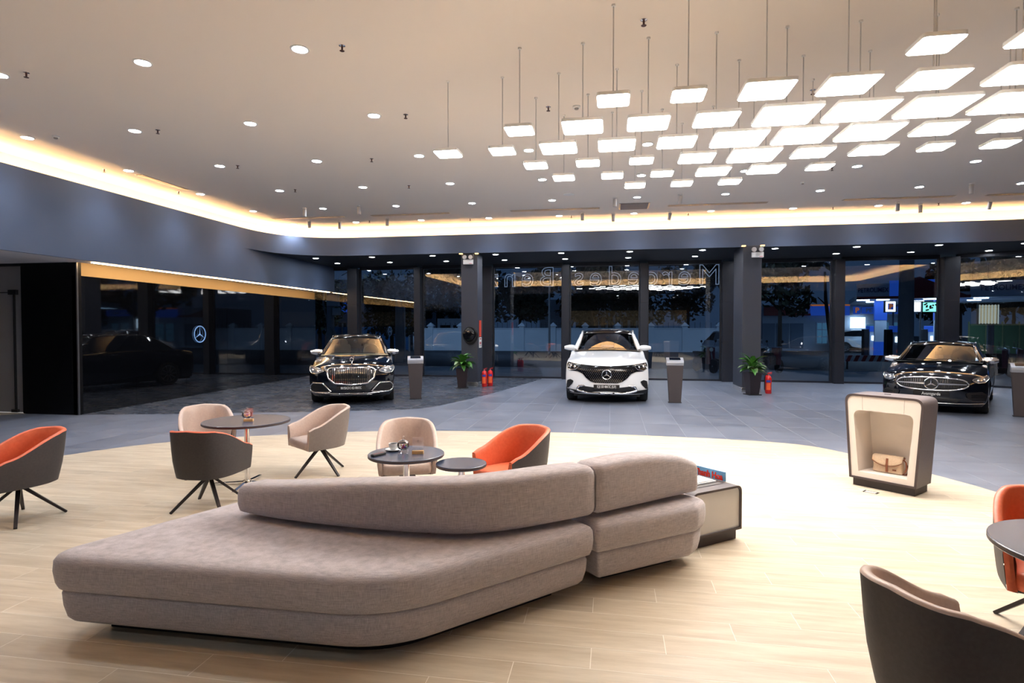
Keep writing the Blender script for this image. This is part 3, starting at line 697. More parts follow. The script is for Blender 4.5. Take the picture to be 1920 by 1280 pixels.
# ---- white electric SUV
def make_suv():
    root = thing('suv_car', 'white electric SUV with black glossy closed grille panel in the centre', 'car')
    P = dict(W=1.95, L=4.86, paint=PAINTW, roofm=BLACK, railm=PAINTW, nf=6, nr=3, sill=.26, wheels=(.90, 3.93), arch=.42, wr=.38, beltz=1.20, beltx=.87, pr=.05, my=1.68, mz=1.24, dash=mat('brown dashboard', (.09, .055, .035), .6), seat=mat('dark seat', (.05, .05, .055), .6), pow=3.0,
        front=[(.10, .22, .88, .36, 0), (.02, .32, .955, .40, 0), (.0, .46, .97, .44, 0), (.0, .62, .97, .46, 0), (.02, .78, .965, .48, .0), (.06, .90, .955, .5, .0), (.12, .98, .94, .5, .02)],
        deck=[(.27, 1.05, .92, .45, .06), (.6, 1.10, .90, .30, .08), (1.0, 1.16, .89, .18, .07), (1.3, 1.20, .885, .15, .05), (1.7, 1.1, .89, .05, -.1), (3.8, 1.12, .89, .0, -.08), (4.3, 1.2, .86, -.03, .0), (4.72, 1.15, .84, -.1, .03), (4.82, .95, .86, -.18, .0), (4.86, .55, .90, -.22, 0), (4.78, .28, .86, -.22, 0)],
        green=dict(base=(1.25, 1.21, .80, .26, .03), wtop=(2.0, 1.61, .655, .12, .04), roof=[(2.4, 1.69, .67, .03, .06), (3.0, 1.71, .67, 0, .06), (3.5, 1.69, .66, 0, .06)], rtop=(4.0, 1.60, .60, -.05, .05), rbase=(4.55, 1.22, .68, -.1, .03)))
    c = Car(P); c.body(root); c.cabin(root); c.wheels(root); c.mirrors(root, PAINTW)
    g = [(-.93, .88), (-.90, .945), (-.60, .905), (-.3, .885), (0, .875), (.3, .885), (.60, .905), (.90, .945), (.93, .88), (.91, .80), (.84, .755), (.66, .745), (.55, .70), (.46, .60), (.36, .525), (.26, .495), (0, .49), (-.26, .495), (-.36, .525), (-.46, .60), (-.55, .70), (-.66, .745), (-.84, .755), (-.91, .80)]
    gr = c.patch('grille_panel', g, BLACK, root, .012, 8)
    md = MB()
    for i in range(-13, 14):
        for j in range(9):
            x = i * .045 + (.022 if j % 2 else 0); z = .51 + j * .036
            if abs(x) < .28 + (z - .50) * 1.25 and math.hypot(x, z - .685) > .12: md.lathe([(0, 0), (.006, 0), (.006, .004)], 4, c=(x, c.yf(x, z) - .017, z), axis='y')
    tag(md.build('grille_studs', mat('silver stud', (.4, .4, .42), .3, .9), gr, smooth=0), kind='stuff')
    lampset(c, root, [(.60, .895), (.90, .94), (.93, .88), (.91, .80), (.84, .765), (.70, .79)], [(.63, .88), (.76, .895), (.88, .90), (.90, .83)], [(.73, .845, .03), (.83, .855, .034)])
    c.star(root, 0, .685, .105, CHROME, .035)
    for sg in (1, -1):
        q = [(sg * x, z) for x, z in rpoly([(.76, .52), (.84, .55), (.92, .52), (.935, .42), (.93, .34), (.88, .35), (.80, .44)], .02, 2)]
        c.patch('side_vent', q, DARK, root, .008)
    q = rpoly([(-.62, .42), (.62, .42), (.58 + .12, .32), (.5, .27), (-.5, .27), (-.7, .32)], .04, 3)
    a = c.patch('lower_intake', q, DARK, root, .008); c.ring('skid_frame', q, .015, CHROME, a, .018, 1.6)
    for x0, x1 in ((-.5, -.18), (-.14, .14), (.18, .5)): c.line('skid_plate', [(x0, .262), ((x0 + x1) / 2, .25), (x1, .262)], .014, CHROME, a, .02, 1.4)
    c.patch('lower_bumper', [(-.95, .33), (-.5, .25), (0, .235), (.5, .25), (.95, .33), (.90, .225), (0, .2), (-.90, .225)], DARK, root, .006, 4)
    plate(c, root, 'EQE 500 4MATIC (SUV)', .58, .095, .41, .085, .50)
    c.star(root, 0, 1.0, .022, STEEL, .01, 'hood_badge')
    return root
suv = make_suv(); place(suv, (-.10, 13.45, 0), 0)
# ---- black compact saloon
def make_compact():
    root = thing('sedan_car', 'black sedan with wide oval grille and big central star badge, at right', 'car')
    P = dict(W=1.83, L=4.75, paint=PAINTB, roofm=BLACK, railm=STEEL, nf=5, nr=3, sill=.2, wheels=(.84, 3.7), arch=.37, wr=.335, beltz=.98, beltx=.82, pr=.036, my=1.55, mz=1.05, dash=DARK, seat=DARK, pow=3.2,
        front=[(.12, .17, .82, .32, 0), (.02, .25, .89, .36, 0), (.0, .38, .905, .38, 0), (.0, .55, .91, .40, 0), (.02, .68, .905, .42, .0), (.07, .79, .885, .46, .03)],
        deck=[(.20, .86, .87, .45, .07), (.5, .92, .86, .30, .09), (.95, .985, .85, .15, .08), (1.25, 1.02, .84, .12, .05), (1.7, .92, .84, .05, -.08), (3.7, .94, .84, .0, -.06), (4.1, 1.03, .83, -.03, .03), (4.58, 1.0, .79, -.12, .04), (4.7, .9, .80, -.2, .0), (4.75, .5, .83, -.25, 0), (4.66, .22, .8, -.25, 0)],
        green=dict(base=(1.2, 1.03, .75, .26, .03), wtop=(1.9, 1.37, .58, .12, .035), roof=[(2.25, 1.435, .59, .03, .05), (2.7, 1.445, .59, 0, .05), (3.1, 1.43, .585, 0, .05)], rtop=(3.4, 1.37, .55, -.05, .05), rbase=(4.05, 1.06, .64, -.1, .03)))
    c = Car(P); c.body(root); c.cabin(root); c.wheels(root); c.mirrors(root, CHROME)
    g = catmull([(-.60, .62), (-.52, .70), (-.3, .735), (0, .745), (.3, .735), (.52, .70), (.60, .62), (.52, .54), (.3, .50), (0, .49), (-.3, .50), (-.52, .54)], 3, True)
    gr = c.patch('grille', g, DARK, root, .004); c.ring('grille_frame', g, .015, CHROME, gr, .02)
    for i in range(-14, 15):
        x = i * .038; hh = .105 * math.sqrt(max(0, 1 - (x / .6) ** 2))
        for z0, z1 in ((.62 - hh, .605), (.632, .62 + hh)):
            if abs(x) > .13: MB().tube([c.pt(x, z0 + .01, .014), c.pt(x, z1, .014)], .007, 4).build('grille_bar', mat('dark chrome', (.25, .24, .25), .25, .9), gr)
    for sg in (1, -1): MB().bar(c.pt(sg * .11, .62, .03), c.pt(sg * .57, .62, .02), .03, .035, .012, .015).build('grille_blade', CHROME, gr)
    c.star(gr, 0, .62, .115, CHROME, .035)
    lampset(c, root, rpoly([(.64, .70), (.68, .735), (.88, .80), (.90, .73), (.84, .66), (.74, .65)], .02, 2), [(.66, .70), (.76, .735), (.87, .775)], [(.74, .695, .03), (.83, .715, .03)])
    for sg in (1, -1):
        q = [(sg * x, z) for x, z in rpoly([(.55, .45), (.80, .48), (.89, .40), (.87, .30), (.66, .30), (.58, .36)], .04, 3)]
        a = c.patch('air_intake', q, DARK, root, .008)
        for z in (.37, .41): c.line('fin', [(sg * .64, z), (sg * .74, z + .005), (sg * .84, z)], .007, BLACK, a, .016)
    c.patch('lower_intake', [(-.5, .33), (0, .35), (.5, .33), (.42, .26), (0, .25), (-.42, .26)], DARK, root, .008)
    c.line('chrome_lip', [(-.84 + i * .084, .245 - .015 * math.cos((i - 10) / 10 * PI / 2)) for i in range(21)], .010, CHROME, root, .016)
    plate(c, root, 'Avantgarde', .60, .095, .415, .085, .80); c.star(root, 0, .815, .03, STEEL, .012, 'hood_badge')
    return root
cc = make_compact(); place(cc, (6.40, 13.12, 0), math.radians(-31))
# ================================================================== FURNITURE
# ---- sofa
def cushion(name, outl, prof, m, par):
    f_ = outl if callable(outl) else (lambda d: inset(outl, d))
    mb = MB(); prof = list(prof) + [(prof[-1][0], prof[-1][1] + .03)]; rows = [[(x, y, z) for x, y in f_(d)] for z, d in prof]; mb.grid(rows, True)
    n = len(rows[0])
    for row, rev in ((rows[0], 1), (rows[-1], 0)):
        b = len(mb.v); mb.v += row; f = tuple(range(b, b + n)); mb.f.append(f[::-1] if rev else f)
    return mb.build(name, m, par, smooth=75)
UP = [(.275, .045), (.285, .022), (.32, .008), (.38, .0), (.44, .004), (.462, .018), (.477, .045), (.483, .09)]
LO = [(.085, .10), (.09, .075), (.115, .055), (.18, .04), (.25, .035), (.272, .042), (.28, .06)]
def prune(p): return [q for i, q in enumerate(p) if math.hypot(q[0] - p[i - 1][0], q[1] - p[i - 1][1]) > .004]
def shaped(pts, rad, n): return lambda d: rpoly(inset(pts, d), [max(.02, r - d) for r in rad], n)
SL = shaped([(-3.19, 2.75), (-1.10, 2.755), (-.095, 3.79), (-.70, 4.42), (-2.50, 4.42)], [.16, .75, .04, .1, .2], 9)
SR = shaped([(-.085, 3.80), (.62, 4.34), (.73, 4.54), (.10, 5.10), (-.68, 4.44)], [.04, .12, .14, .2, .05], 8)
sofa = thing('sofa_platform', 'large grey beige fabric platform sofa module with wedge shape, left and nearest', 'sofa')
cushion('seat_cushion', SL, UP, FABRIC, sofa); cushion('base_band', SL, LO, FABRIC, sofa); MB().prism(SL(.20), 0.0, .088).build('plinth', DARK, sofa, smooth=30)
sofa2 = thing('sofa_module', 'smaller grey beige fabric sofa module on the right, beside the magazine cabinet', 'sofa')
cushion('seat_cushion', SR, UP, FABRIC, sofa2); cushion('base_band', SR, LO, FABRIC, sofa2); MB().prism(SR(.22), 0.0, .088).build('plinth', DARK, sofa2, smooth=30)
def backrest(path, tops, th, par):
    pts = catmull([(x, y, 0) for x, y in path], 6); tt = catmull([(t, 0, 0) for t in tops], 6); rows = []; n = len(pts); zb = .515
    L = [0]
    for i in range(1, n): L.append(L[-1] + math.dist(pts[i], pts[i - 1]))
    for i in range(n):
        a, b = Vector(pts[max(0, i - 1)][:2]), Vector(pts[min(n - 1, i + 1)][:2]); d = (b - a).normalized(); nn = Vector((-d.y, d.x)); p = Vector(pts[i][:2]); zt = tt[i][0]
        e = min(L[i], L[-1] - L[i]); sh = .016 * (1 - min(1, e / .02)) ** 2
        prof = [(.035 + sh, zb + sh * .6), (.01 + sh, zb + .015 + sh * .6), (sh, zb + .05 + sh * .4), (sh, zt - .05 - sh), (.012 + sh, zt - .018 - sh), (.045 + sh, zt - sh), (th - .05 - sh, zt - .008 - sh), (th - .015 - sh, zt - .03 - sh), (th - sh, zt - .07 - sh), (th + .02 - sh, zb + .05), (th - .02 - sh, zb + sh)]
        rows.append([(p.x + nn.x * o, p.y + nn.y * o, z) for o, z in prof])
    mb = MB().grid(rows, True)
    for row in (rows[0], rows[-1]):
        b = len(mb.v); mb.v += row; mb.f.append(tuple(range(b, b + len(row))))
    mb.build('backrest', FABRIC, par, smooth=60)
    for k in (.2, .5, .8):
        p = pts[int(n * k)]; q = pts[int(n * k) + 1]; d = (Vector(q) - Vector(p)).normalized(); c = Vector(p) + Vector((-d.y, d.x, 0)) * th * .5
        MB().lathe([(.02, .48), (.02, .56)], 10, c=(c.x, c.y, 0)).build('support_post', DARK, par)
backrest([(-2.47, 3.53), (-2.17, 3.44), (-1.75, 3.37), (-1.40, 3.34), (-1.10, 3.335), (-.85, 3.36), (-.60, 3.47), (-.35, 3.65), (-.095, 3.865)], [.70, .73, .775, .805, .822, .832, .842, .846, .84], .27, sofa)
backrest([(-.082, 3.877), (.10, 4.04), (.25, 4.18), (.40, 4.32), (.53, 4.44), (.655, 4.555)], [.84, .852, .85, .83, .80, .735], .27, sofa2)
# ---- tub chairs
def make_chair(inner, outer):
    t = thing('tub_chair', 'x', 'chair')
    half = catmull([(.292, -.27, 0), (.30, -.12, 0), (.292, .03, 0), (.258, .16, 0), (.19, .25, 0), (.10, .288, 0), (0, .295, 0)], 4)
    path = [(-x, y) for x, y, _ in half] + [(x, y) for x, y, _ in half[::-1][1:]]; path = path[::1]
    n = len(path)
    def top(x, y): u = min(1, max(0, (y + .22) / .46)); u = u * u * (3 - 2 * u); return .60 + .185 * u + (.02 * (1 - abs(x) / .3) if y > .2 else 0) - .03 * max(0, -y - .2) / .07
    def P(i, z, off):
        x, y = path[i]; a = Vector(path[max(0, i - 1)]); b = Vector(path[min(n - 1, i + 1)]); d = (b - a).normalized(); nn = Vector((-d.y, d.x))   # outward? 
        if nn.dot(Vector((x, y + .05))) < 0: nn = -nn
        f = (z - .36) / .44; s = .915 + .085 * min(1, max(0, (z - .33) / .20)) ** .7
        by = .055 * max(0, f) * max(0, (y + .05) / .34)
        return (x * s + nn.x * off, y * (s if y > 0 else 1) + nn.y * off + by, z)
    out = []
    for k, f in enumerate((0, .12, .35, .6, .85, 1)):
        out.append([P(i, .335 + (top(*path[i]) - .335 - .012) * f + (.03 if path[i][1] < -.2 and k == 0 else 0) * 0, 0) for i in range(n)])
    MB().grid(out).build('outer_shell', outer, t, smooth=60)
    th = .045; rim = [out[-1], [P(i, top(*path[i]) - .003, -.006) for i in range(n)], [P(i, top(*path[i]), -.018) for i in range(n)], [P(i, top(*path[i]) - .004, -th + .008) for i in range(n)], [P(i, top(*path[i]) - .016, -th) for i in range(n)]]
    inn = [[P(i, top(*path[i]) - .016 + (.40 - top(*path[i]) + .016) * f, -th - .012 * math.sin(PI * f)) for i in range(n)] for f in (0, .2, .5, .8, 1)]
    mb = MB().grid(rim + inn[1:])
    for e in (0, n - 1):           # front edges of the arms
        col_o = [r[e] for r in out]; col_i = [P(e, .335, -th)] + [r[e] for r in inn[::-1]]
        m_ = 5; a = [Vector(p) for p in col_o]; rr = []
        for k in range(m_ + 1):
            f = k / m_; po = a[0].lerp(a[-1], f); zi = .335 + (inn[0][e][2] - .335) * f; pi = Vector(P(e, zi, -th)); mid = (po + pi) / 2 + Vector((0, -.012, 0)); rr.append([tuple(po), tuple(mid), tuple(pi)])
        mb.grid(rr); q = [r[e] for r in rim]; q = [(x, y - .002, z) for x, y, z in q]; b = len(mb.v); mb.v += q; mb.f.append(tuple(range(b, b + len(q))))
        mb.add([q[0], q[-1], rr[-1][1]], [(0, 1, 2)])
    mb.build('inner_shell', inner, t, smooth=60, weld=False)
    # seat cushion
    sp = [P(i, .40, -th + .002)[:2] for i in range(n)]; sp = [(x * .995, y) for x, y in sp]; sp = prune(sp + [(.20, -.295), (-.20, -.295)])
    cushion('seat', sp, [(.335, .03), (.345, .005), (.38, 0), (.42, .004), (.435, .02), (.443, .06)], inner, t)
    bp = [P(i, .335, -.004)[:2] for i in range(n)]; bp = prune(bp + [(.2, -.27), (-.2, -.27)])
    cushion('seat_pan', bp, [(.318, .05), (.325, .02), (.337, .01)], outer, t)
    MB().lathe([(.05, .295), (.05, .325)], 16).build('swivel_hub', LEG, t)
    for k in range(4):
        a = PI / 4 + k * PI / 2; c, s = math.cos(a), math.sin(a)
        MB().bar((c * .02, s * .02, .30), (c * .345, s * .345, .006), .038, .026, .026, .02).build('leg', LEG, t, bevel=.002)
    return t
chO = make_chair(CH_ORG, CH_DARK); place(chO, (-5.33, 4.50, 0), math.radians(-18), 'orange lined tub chair alone at the left edge of the picture', 'swivel tub chairs')
chB = make_chair(CH_BEI, CH_DARK)
place(chB, (-4.78, 6.30, 0), math.radians(42), 'beige lined tub chair left of the tall round table, dark outside', 'swivel tub chairs')
chT = make_chair(CH_BEI, CH_TAU); place(chT, (-3.46, 6.56, 0), math.radians(-36), 'beige lined tub chair with taupe outside, right of the tall round table', 'swivel tub chairs')
def chair(src, x, y, rz, l): return place(copy_tree(src), (x, y, 0), math.radians(rz), l, 'swivel tub chairs')
chair(chO, -3.86, 5.12, 184, 'tub chair seen from behind, dark back with thin orange rim')
chair(chT, -2.02, 5.62, 20, 'beige tub chair behind the low round table, facing the camera')
chair(chO, -.90, 5.42, -40, 'orange lined tub chair right of the small side table, behind the sofa')
chair(chO, 2.46, 3.68, -22, 'orange lined tub chair cut by the right edge, behind a round table')
chair(chB, 1.33, 2.46, 112, 'dark brown tub chair with beige rim in the near right corner, seen from behind')
def turn_base(t, a):
    for c in t.children:
        if c.name.split('.')[0] == 'leg': c.rotation_euler = (0, 0, math.radians(a) - t.rotation_euler.z)
for nm, a in (('tub_chair', 0), ('tub_chair.002', 20), ('tub_chair.003', 8)): turn_base(COL.objects[nm], a)
# ---- tables
def round_table(x, y, r, h, label, group='round dark topped tables', rz=.2):
    t = thing('round_table', label, 'table', (x, y, 0), rz, group)
    MB().lathe([(r - .004, h - .028), (r, h - .024), (r, h - .003), (r - .004, h), (0, h)], 64).lathe([(0, h - .028), (r - .004, h - .028)], 64).build('tabletop', TTOP, t, smooth=30)
    MB().lathe([(r + .0008, h - .022), (r + .0008, h - .006)], 64).build('edge_band', EDGE, t)
    MB().lathe([(.028, .02), (.028, h - .03)], 20).build('pole', CHROME, t)
    MB().lathe([(.045, .02), (.045, .05), (.03, .055)], 20).build('pole_collar', CHROME, t)
    for k in range(4):
        a = k * PI / 2; b = MB().bar((0, 0, .03), (math.cos(a) * r * .8, math.sin(a) * r * .8, .014), .05, .022, .035, .012).build('foot', CHROME, t, bevel=.002)
    return t
round_table(-4.0, 5.93, .455, .72, 'tall round dark table with chrome pole between the left chairs')
round_table(-1.77, 4.90, .33, .65, 'low round dark table behind the sofa, with cup and remote', rz=.6)
round_table(-1.255, 4.83, .215, .60, 'smallest round dark side table, empty, tucked under its neighbour')
round_table(2.30, 3.10, .47, .72, 'round dark table cut by the right edge of the picture')
CANDY = [mat('candy red', (.6, .05, .1), .4), mat('candy gold', (.7, .45, .12), .4), mat('candy violet', (.2, .05, .35), .4), mat('candy green', (.05, .3, .1), .4)]
def candy_jar(x, y, z, label):
    t = thing('candy_jar', label, 'jar', (x, y, z), 0, 'glass candy jars')
    MB().lathe([(0, .024), (.035, .026), (.052, .045), (.054, .07), (.048, .085)], 24).build('bowl', GLASSC, t, smooth=60)
    MB().lathe([(.052, .086), (.045, .098), (.02, .108), (.009, .112), (.008, .12), (.014, .13), (.012, .142), (0, .146)], 24).build('lid', GLASSC, t, smooth=60)
    for k in range(3): a = k * 2 * PI / 3 + .5; MB().tube([(.03 * math.cos(a), .03 * math.sin(a), .03), (.045 * math.cos(a), .045 * math.sin(a), .012), (.04 * math.cos(a), .04 * math.sin(a), 0.003)], .005, 6).build('foot', GLASSC, t)
    random.seed(int(x * 100))
    for k in range(12):
        a, rr = random.uniform(0, 6.3), random.uniform(0, .03); MB().lathe([(0, -.009), (.008, -.005), (.010, 0), (.008, .005), (0, .009)], 6, c=(rr * math.cos(a), rr * math.sin(a), .040 + .009 * (k // 4))).build('candy', CANDY[k % 4], t)
candy_jar(-4.01, 5.95, .72, 'lidded glass candy jar on the tall round table'); candy_jar(-1.81, 4.93, .65, 'lidded glass candy jar on the low round table beside the cup')
def sign_block(x, y, z, label, rz):
    t = thing('sign_holder', label, 'sign holder', (x, y, z), rz, 'wooden block sign holders')
    MB().box(-.05, .05, -.018, .018, 0, .028).build('block', mat('pale wood block', (.62, .38, .17), .5), t, bevel=.002)
    s_ = MB().box(-.048, .048, .0, .003, .026, .145).build('acrylic_sheet', GLASSC, t, smooth=0)
    st = MB()
    for a0, a1 in (((-.008, .11), (.004, .12)), ((.004, .12), (.008, .108)), ((.0, .118), (-.002, .098))): st.bar((a0[0], -.0005, a0[1]), (a1[0], -.0005, a1[1]), .002, .001)
    st.build('etched_mark', mat('grey ink', (.2, .2, .22), .6), s_, smooth=0)
sign_block(-3.93, 5.86, .72, 'clear upright sign in a wooden block on the tall round table', .2); sign_block(-1.66, 4.89, .65, 'clear upright sign in a wooden block on the low round table', .2)
t = thing('cup', 'white coffee cup on a saucer on the low round table', 'cup', (-1.92, 4.98, .662)); MB().lathe([(.02, 0), (.036, .01), (.042, .055), (.039, .055), (.034, .012), (0, .008)], 24).build('bowl', WHITEP, t, smooth=60)
MB().tube([(.038, 0, .045), (.062, 0, .042), (.06, 0, .02), (.036, 0, .016)], .004, 6).build('handle', WHITEP, t); MB().lathe([(0, .046), (.038, .046)], 20).build('coffee', mat('coffee', (.12, .05, .02), .2), t)
t = thing('saucer', 'white saucer under the coffee cup', 'saucer', (-1.92, 4.98, .65)); MB().lathe([(.035, 0), (.07, .012), (.072, .015), (.04, .008), (0, .006)], 28).build('dish', WHITEP, t, smooth=60)
t = thing('remote_control', 'black remote control at the left of the low round table', 'remote', (-1.97, 4.76, .65), -.45)
MB().box(-.022, .022, -.07, .07, 0, .02).build('case', DARK, t, bevel=.006)
for i in range(3):
    for j in range(5): MB().box(-.015 + i * .011, -.008 + i * .011, -.05 + j * .022, -.038 + j * .022, .02, .022).build('button', mat('remote button', (.25, .12, .12) , .5), t)
# ---- trapezoid display cabinet with bag
cab = thing('display_cabinet', 'trapezoid display cabinet with rounded brown frame and cream niche, bag inside', 'cabinet', (2.86, 6.82, 0), math.radians(-43.6))
Wt, Wb, Z0, Z1, DP = .385, .325, .09, 1.02, .40
def trap(d, r): return rpoly([(-Wb + d * .97, Z0 + d), (Wb - d * .97, Z0 + d), (Wt - d * 1.03, Z1 - d), (-Wt + d * 1.03, Z1 - d)], [.004, .004, r, r], 8)
def frame(outer, inner, y0, y1):
    mb = MB(); rows = [[(x, y, z) for x, z in p] for p, y in ((outer, y0), (outer, y1), (inner, y1), (inner, y0))]; rows.append(rows[0]); return mb.grid(rows, True)
frame(trap(0, .09), trap(.022, .075), 0, DP).build('outer_case', TAUPE, cab, smooth=35)
frame(trap(.0, .09), trap(.022, .075), -.002, .0).build('front_edge', EDGE, cab, smooth=35)
niche = rpoly([(-.235, .17), (.235, .17), (.295, .845), (-.295, .845)], [.004, .004, .075, .075], 8)
frame(trap(.022, .075), niche, .006, .03).build('face_panel', CREAM, cab, smooth=35)
for sx in (-1, 1): MB().bar((sx * .20, .0055, .85), (sx * .205, .0055, .995), .002, .001).build('panel_joint', EDGE, cab, smooth=0)
mb = MB().grid([[(x, .03, z) for x, z in niche], [(x * .9, .34, z) for x, z in niche]], True); b0 = len(mb.v); mb.v += [(x * .9, .34, z) for x, z in niche]; mb.f.append(tuple(range(b0, b0 + len(niche)))); mb.build('niche_lining', CREAM, cab, smooth=35)
MB().prism([(x, z) for x, z in [(-.30, .035), (.30, .035), (.30, DP - .02), (-.30, DP - .02)]], 0, Z0).build('plinth', mat('dark brown plinth', (.035, .027, .028), .5), cab, bevel=.003)
MB().grid([[(x, DP - .012, z) for x, z in trap(.02, .077)], [(x, DP - .002, z) for x, z in trap(.02, .077)]], True).add([(x, DP - .002, z) for x, z in trap(.02, .077)], [tuple(range(len(trap(.02, .077))))]).build('back_panel', TAUPE, cab, smooth=30); MB().box(-.06, .0, .2, .22, Z1, Z1 + .004).build('slot', DARK, cab)
MB().box(-.29, -.16, -.01, .0, .1, .104).build('x', EDGE, cab) if 0 else None
bag = thing('shoulder_bag', 'small beige canvas shoulder bag with brown straps in the cabinet niche', 'bag', (2.99, 6.965, .1725), math.radians(-38))
CANV = noisy('beige canvas', (.52, .38, .26), (.60, .46, .33), .85, nscale=80, coords='obj', bump=.1); LEA = mat('brown leather', (.20, .06, .025), .5)
bo = MB().prism(rpoly([(-.145, -.05), (.145, -.05), (.145, .06), (-.145, .06)], .03, 3), 0, .17, top=.9, c=(0, .01)).build('pouch', CANV, bag, bevel=.012)
fl = []
for f in range(9):
    v = f / 8; row = []
    for i in range(13):
        u = -1 + i / 6; w = 1 - .06 * v; drop = v * (1 - .38 * abs(u) ** 2.4)
        if v < .35: p = (u * .14, .06 - (v / .35) * .10, .175 + .012 * math.sin(PI * v / .35))
        else: q = (v - .35) / .65; p = (u * .142, -.045 - .020 * math.sin(PI * .5 * q), .175 - q * .10 * (1 - .55 * abs(u) ** 2.2))
        row.append(p)
    fl.append(row)
o = MB().grid(fl).build('flap', CANV, bag, smooth=60); md = o.modifiers.new('t', 'SOLIDIFY'); md.thickness = .006
MB().tube([(x, y - .003, z) for x, y, z in fl[-1]], .0035, 6).build('flap_binding', LEA, bag)
MB().bar((0, -.055, .16), (0, -.072, .10), .022, .004).bar((0, -.072, .10), (0, -.064, .015), .024, .004).build('front_strap', LEA, bag, bevel=.001)
MB().box(.05, .085, -.056, -.053, .035, .05).build('leather_label', LEA, bag); MB().tube([(.14, 0, .16), (.165, -.01, .13), (.175, -.03, .08), (.165, -.05, .03), (.15, -.06, .01), (.17, -.02, .008), (.18, .02, .02), (.172, .03, .1)], .009, 6, flat=.6).build('shoulder_strap', LEA, bag)
MB().tube([(.13, .055, .165), (.15, .02, .17), (.15, -.02, .165), (.14, -.045, .15)], .006, 6).build('strap_loop', LEA, bag)
# ---- magazine cabinet
mc = thing('magazine_cabinet', 'low brown framed cabinet with white end panel and brochures on top', 'cabinet', (.85, 4.885, 0), math.radians(38.9))
def rr(x0, x1, z0, z1, r): return rpoly([(x0, z0), (x1, z0), (x1, z1), (x0, z1)], [.006, .006, r, r], 6)
frame(rr(-.28, .28, .09, .455, .06), rr(-.262, .262, .108, .437, .045), 0, .5).build('outer_case', TAUPE, mc, smooth=35); frame(rr(-.28, .28, .09, .455, .06), rr(-.262, .262, .108, .437, .045), -.002, 0).build('front_edge', EDGE, mc, smooth=35)
MB().add([(x, .012, z) for x, z in rr(-.262, .262, .108, .437, .045)], [tuple(range(18))] if 0 else [tuple(range(len(rr(-.262, .262, .108, .437, .045))))]).build('end_panel', mat('pale laminate', (.62, .60, .59), .45), mc, smooth=0)
MB().box(-.24, .25, .03, .47, 0, .09).build('plinth', EDGE, mc, bevel=.002)
MB().box(-.22, .17, .10, .36, .456, .459).build('tray_rim', mat('dark tray', (.09, .08, .08), .5), mc)
for k, (y, h, c, l) in enumerate(((.34, .105, (.16, .42, .72), 'blue brochure with red Thanh Hoa lettering on the magazine cabinet'), (.24, .05, (.75, .76, .78), 'white magazine lying in front of the blue brochure'))):
    b = thing('brochure', l, 'brochure', mc.matrix_basis @ Vector((-.03, y, .4595)) if 0 else (0, 0, 0), 0)
    M = Matrix.Translation((.85, 4.885, 0)) @ Matrix.Rotation(math.radians(38.9), 4, 'Z'); p = M @ Vector(((.215, .27, .4595) if k == 0 else (.05, .25, .4595))); b.location = p; b.rotation_euler = (0, 0, math.radians(-47 if k == 0 else 38.9))
    if k == 0:
        o = MB().box(-.16, .15, -.004, .004, 0, h * .75).build('cover', mat('sky blue cover', c, .5), b); text('lettering', 'Thanh Hoa', .075, mat('red print', (.75, .03, .01), .5), o, (-.02, -.0055, .030), sx=.85, bold=.003)
    else: MB().box(-.13, .10, -.10, .08, 0, .012).box(-.11, .08, -.09, .07, .012, .02).build('pages', mat('glossy page', c, .3), b, bevel=.001)
# ---- info kiosks
def kiosk(x, y, rz, label, src=None):
    if src: return place(copy_tree(src), (x, y, 0), rz, label)
    t = thing('info_kiosk', label, 'kiosk', (x, y, 0), rz, 'information kiosks beside the cars')
    n = 8; rows = []
    for z, w in ((.012, .135), (.88, .185)): rows.append([(-w, 0, z), (w, 0, z), (w, .11 + .06 * z, z), (-w, .11 + .06 * z, z)])
    mb = MB().grid(rows, True); mb.v; mb.build('body', mat('brown grey kiosk body', (.05, .04, .043), .5), t, bevel=.008)
    MB().box(-.15, .15, -.015, .15, 0, .014).build('foot_plate', DARK, t, bevel=.003)
    pr = [(-.002, .87), (-.004, .93), (.005, .965), (.03, .985), (.20, 1.05), (.21, 1.04), (.19, .87)]
    mb = MB().grid([[(-.192, y_, z) for y_, z in pr], [(.192, y_, z) for y_, z in pr]], True)
    mb.add([(-.192, y_, z) for y_, z in pr], [tuple(range(7))]); mb.add([(.192, y_, z) for y_, z in pr], [tuple(range(6, -1, -1))]); mb.build('head', mat('silver grey head', (.26, .27, .31), .35, .3), t, bevel=.004)
    MB().add([(-.125, .055, .9975), (.125, .055, .9975), (.125, .185, 1.047), (-.125, .185, 1.047)], [(0, 1, 2, 3)]).build('screen', mat('dark screen', (.004, .006, .012), .05), t, smooth=0)
    return t
k0 = kiosk(-4.71, 13.72, .33, 'slim tapered info kiosk right of the black saloon'); kiosk(1.47, 14.05, 0, 'slim tapered info kiosk right of the white electric SUV', k0); kiosk(7.95, 12.95, -.45, 'tapered info kiosk cut by the right edge of the picture', k0)
